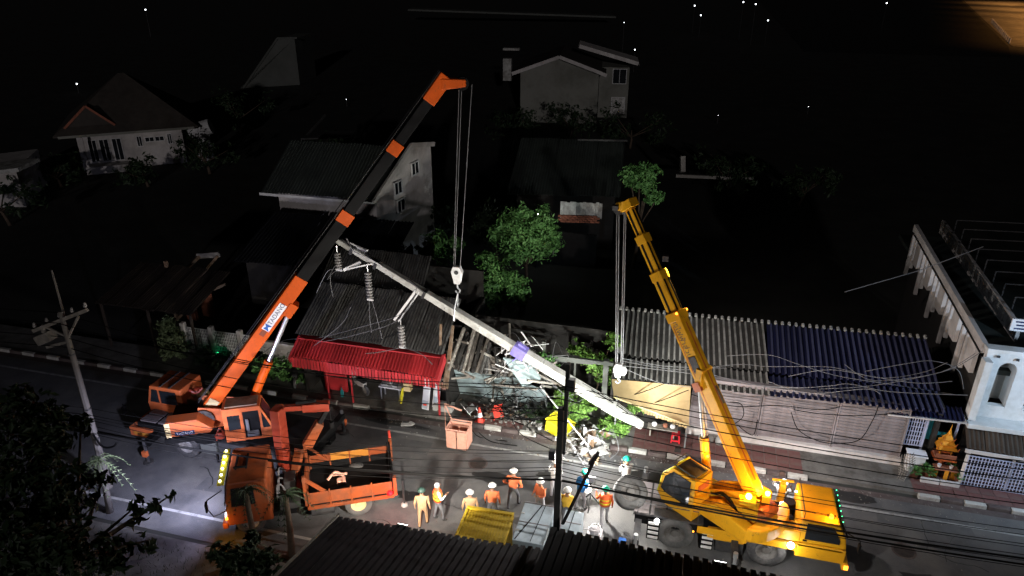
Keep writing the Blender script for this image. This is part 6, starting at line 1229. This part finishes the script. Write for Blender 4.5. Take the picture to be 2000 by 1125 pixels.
tree('leafy_tree','dark tree between the hook ropes and the boarded shed','tree',(-11.6,40,0),[((-11.6,40,4.0),1.3),((-12.6,40.5,3.2),1.0)],1500,.16,'leaf_dark',seed=6)
tree('bush','lush pale green bush behind the yellow bin','bush',(-4.4,26.3,.1),[((-4.6,26.1,1.0),.5),((-3.9,25.9,.95),.5),((-4.3,25.7,.5),.45),((-4.9,26.2,1.3),.3),((-3.5,26.0,1.1),.35)],3000,.075,'leaf_bright',.05,7)
tree('bush','bright green climbing bush above the fallen pole near the grey roof','bush',(-3.6,28.2,0),[((-3.9,27.9,2.3),.55),((-3.3,28,2.0),.55),((-4.5,28.1,2.6),.4),((-2.9,28.2,3.1),.4),((-3.0,28.0,1.5),.5)],2600,.1,'leaf_bright',.05,8)
tree('bush','low green and red bush right of the debris heap','bush',(-2.4,25.5,.1),[((-2.5,25.4,.6),.42),((-2.0,25.2,.75),.38),((-2.8,25.0,.5),.35),((-1.9,25.5,1.2),.25)],2200,.07,'leaf_bright',.04,9)
tree('bush','yellowish shrub under the torn awning corner','bush',(-1.7,26.0,.1),[((-1.7,25.95,1.2),.3),((-1.3,26.0,1.35),.25)],700,.06,'leaf_bright',.03,10)
tree('bush','leafy shrub at the left end of the lattice wall','bush',(-24.9,26.4,0),[((-24.9,26.4,1.1),.6),((-24.5,26.2,.7),.5),((-25.2,26.6,1.7),.5),((-25.0,26.2,.5),.5)],2000,.11,'leaf_pale',.05,11)
tree('bush','dark shrubs in front of the white block wall','bush',(-19.2,26.0,0),[((-19.5,25.9,.7),.5),((-18.7,25.8,.7),.55),((-18.0,25.8,.6),.5),((-17.4,25.7,.5),.4)],2000,.11,'leaf',.05,12)
tree('bush','dark shrubs behind the carrier of the orange crane','bush',(-22.6,26.0,0),[((-22.9,26,.6),.5),((-22.2,26,.5),.5),((-21.5,26,.5),.45)],1300,.11,'leaf_dark',.05,13)
tree('bush','crushed dark foliage heaped in front of the blue hoarding','bush',(-5.9,25.7,.1),[((-6.3,25.8,.3),.35),((-5.7,25.6,.35),.4),((-5.2,25.9,.5),.4),((-6.8,25.7,.25),.25)],1500,.07,'leaf_dark',.03,16)
tree('bush','torn branches with dark leaves on the wrecked roof','bush',(-6.0,26.2,1.8),[((-6.3,26.0,2.7),.4),((-5.6,26.2,2.9),.45),((-5.2,26.4,2.4),.4)],1000,.08,'leaf',.03,17)
for k in range(22):
    a=Vector((random.uniform(-7.8,-4.2),random.uniform(25.0,26.6),random.uniform(1.6,3.8))); cable('snapped_wire',[a,a+Vector((random.gauss(0,.5),random.gauss(0,.3),random.gauss(.1,.4))),a+Vector((random.gauss(0,.8),random.gauss(0,.4),random.gauss(-.4,.4))),a+Vector((random.gauss(0,1.0),-.2,-1.0-random.random()*.6))],.011,'wire' if k%2 else 'wire_grey','snapped '+['black','grey'][k%2==0]+' wire curling in the wreckage under the fallen pole','snapped wires in the wreckage')
# near trees on the left, unlit
bl=[]
rg=random.Random(5)
for px_,py_,r in ((40,870,1.1),(120,860,.9),(60,960,1.2),(150,960,1.0),(30,1060,1.3),(120,1060,1.2),(210,1060,1.0),(200,920,.6),(255,985,.55),(280,1075,.7),(20,800,.8),(100,800,.7),(160,820,.5)): bl.append((px_,py_,r))
NT=[((-14.86,10.43,8.05),.95),((-14.40,11.00,8.03),.7),((-13.66,9.46,7.73),1.05),((-12.88,9.67,7.73),.7),((-13.00,8.36,7.43),1.2),((-12.16,8.54,7.33),.9),((-11.31,8.67,7.14),.55),((-12.47,10.34,7.72),.2),((-11.38,9.88,7.32),.3),((-10.97,10.04,7.42),.22),((-10.61,10.23,7.63),.14),((-10.80,8.83,7.19),.35),((-15.97,11.42,8.37),.7),((-15.09,11.60,8.26),.45),((-14.32,11.70,8.02),.28),((-10.65,9.38,7.06),.22)]
tree('broadleaf_tree','big dark broadleaf tree filling the lower left corner','tree',(-17.6,12.2,0),NT,4200,.13,'leaf_dark',.16,14)
NS=[((-10.65,11.94,4.04),.45),((-11.19,11.86,4.17),.35),((-9.98,12.09,3.98),.4),((-10.73,12.58,4.23),.3)]
tree('bush','dark bush in front of the dump truck cab','bush',(-13.2,15.0,0),NS,1300,.12,'leaf_dark',.05,15)
def palm(label,base,h,n,l,lm,seed,drop=.6):
    rg=random.Random(seed); t=thing('palm_tree',label,'palm',base); base=Vector(base); top=base+Vector((.1,.05,h))
    part('trunk',B().tube([base,base.lerp(top,.5)+Vector((.05,0,0)),top],[.13,.1,.08],8),'pole_grey' if lm=='leaf_pale' else 'bark',t,smooth=True)
    b=B()
    for i in range(n):
        a=i*2.399+rg.uniform(-.2,.2); up=rg.uniform(.2,.9); d=Vector((math.cos(a),math.sin(a),0)); L=l*rg.uniform(.8,1.1)
        pts=[top+d*L*k/10*1.0+Vector((0,0,up*L*(k/10)-drop*L*2.0*(k/10)**2)) for k in range(11)]
        b.tube(pts,[.018-.0014*k for k in range(11)],4)
        for k in range(1,11):
            for s in (-1,1):
                sd_=Vector((-d.y,d.x,0))*s; p=pts[k]; q=p+(sd_*.8+d*.6+Vector((0,0,-.45))).normalized()*L*.26*(1-.06*k)
                w=(pts[k]-pts[k-1]).normalized()*.025; b.add([p-w,p+w,q],[(0,1,2)])
    put('frond_crown',fastmesh('frond_crown',b,lm),t); return t
palm('pale palm with drooping fronds lit by the truck headlights',(-19.68,16.11,0),2.3,11,.95,'leaf_pale',3,.75)
palm('slender dark palm in front of the dump truck door',(-12.07,15.94,0),2.6,12,.9,'leaf_dark',4,.6)
palm('second slender dark palm beside the bush at the truck front',(-13.06,15.32,0),3.1,12,.8,'leaf_dark',6,.6)
gr=B(); rg=random.Random(9)
for i in range(900):
    x=rg.uniform(-24,-10); y=rg.uniform(13.3,15.2); a=rg.uniform(0,6.3); s=rg.uniform(.08,.25); w=.012
    if -14.3<x<-11.2 and rg.random()<.9: continue
    gr.add([(x-w,y,.1),(x+w,y,.1),(x+math.cos(a)*s*.5,y+math.sin(a)*s*.5,.1+s)],[(0,1,2)])
g_=put('grass',fastmesh('grass',gr,'leaf_dark')); tag(g_,kind='stuff')

dt=[((-55.42,49.93,0),2.2,'dark tree in front of the tiled house porch'),((-47.85,51.96,0),1.9,'dark tree at the middle of the tiled house front'),((-45.19,57.10,0),2.6,'dark tree at the right end of the tiled house'),((-50.85,40.46,0),2.4,'dark tree in front of the white house at the left edge'),((-52.97,73.59,0),3.4,'dark tree below the grey gabled building'),((-35.22,61.69,0),2.4,'dark tree behind the long white building'),((-20.27,75.66,0),3.0,'dark tree at the left foot of the cream gabled house'),((-14.75,79.70,0),2.8,'dark tree in front of the cream gabled house'),((-7.61,77.83,0),3.2,'dark tree at the right foot of the cream gabled house'),((2.52,63.04,0),2.6,'dark tree by the low pale wall'),((-19.14,45.50,0),2.2,'dark tree between the long white building and the hook ropes'),((8.28,61.59,0),2.4,'dark tree in the black yard behind the navy roof'),((-16.95,37.00,4.61),1.9,'added dark shrub tree that darkens the right end of the long white building')]  # last shrub is added to darken the lower gable wall
for i,(p,r,l) in enumerate(dt):
    rg=random.Random(100+i); bl=[((p[0]+rg.uniform(-1,1)*r,p[1]+rg.uniform(-.5,.5)*r,r*rg.uniform(.5,1.15)),r*rg.uniform(.4,.65)) for _ in range(5)]
    tree('broadleaf_tree',l,'tree',(p[0],p[1],0),bl,800,.22,'leaf_dark',.15,200+i)
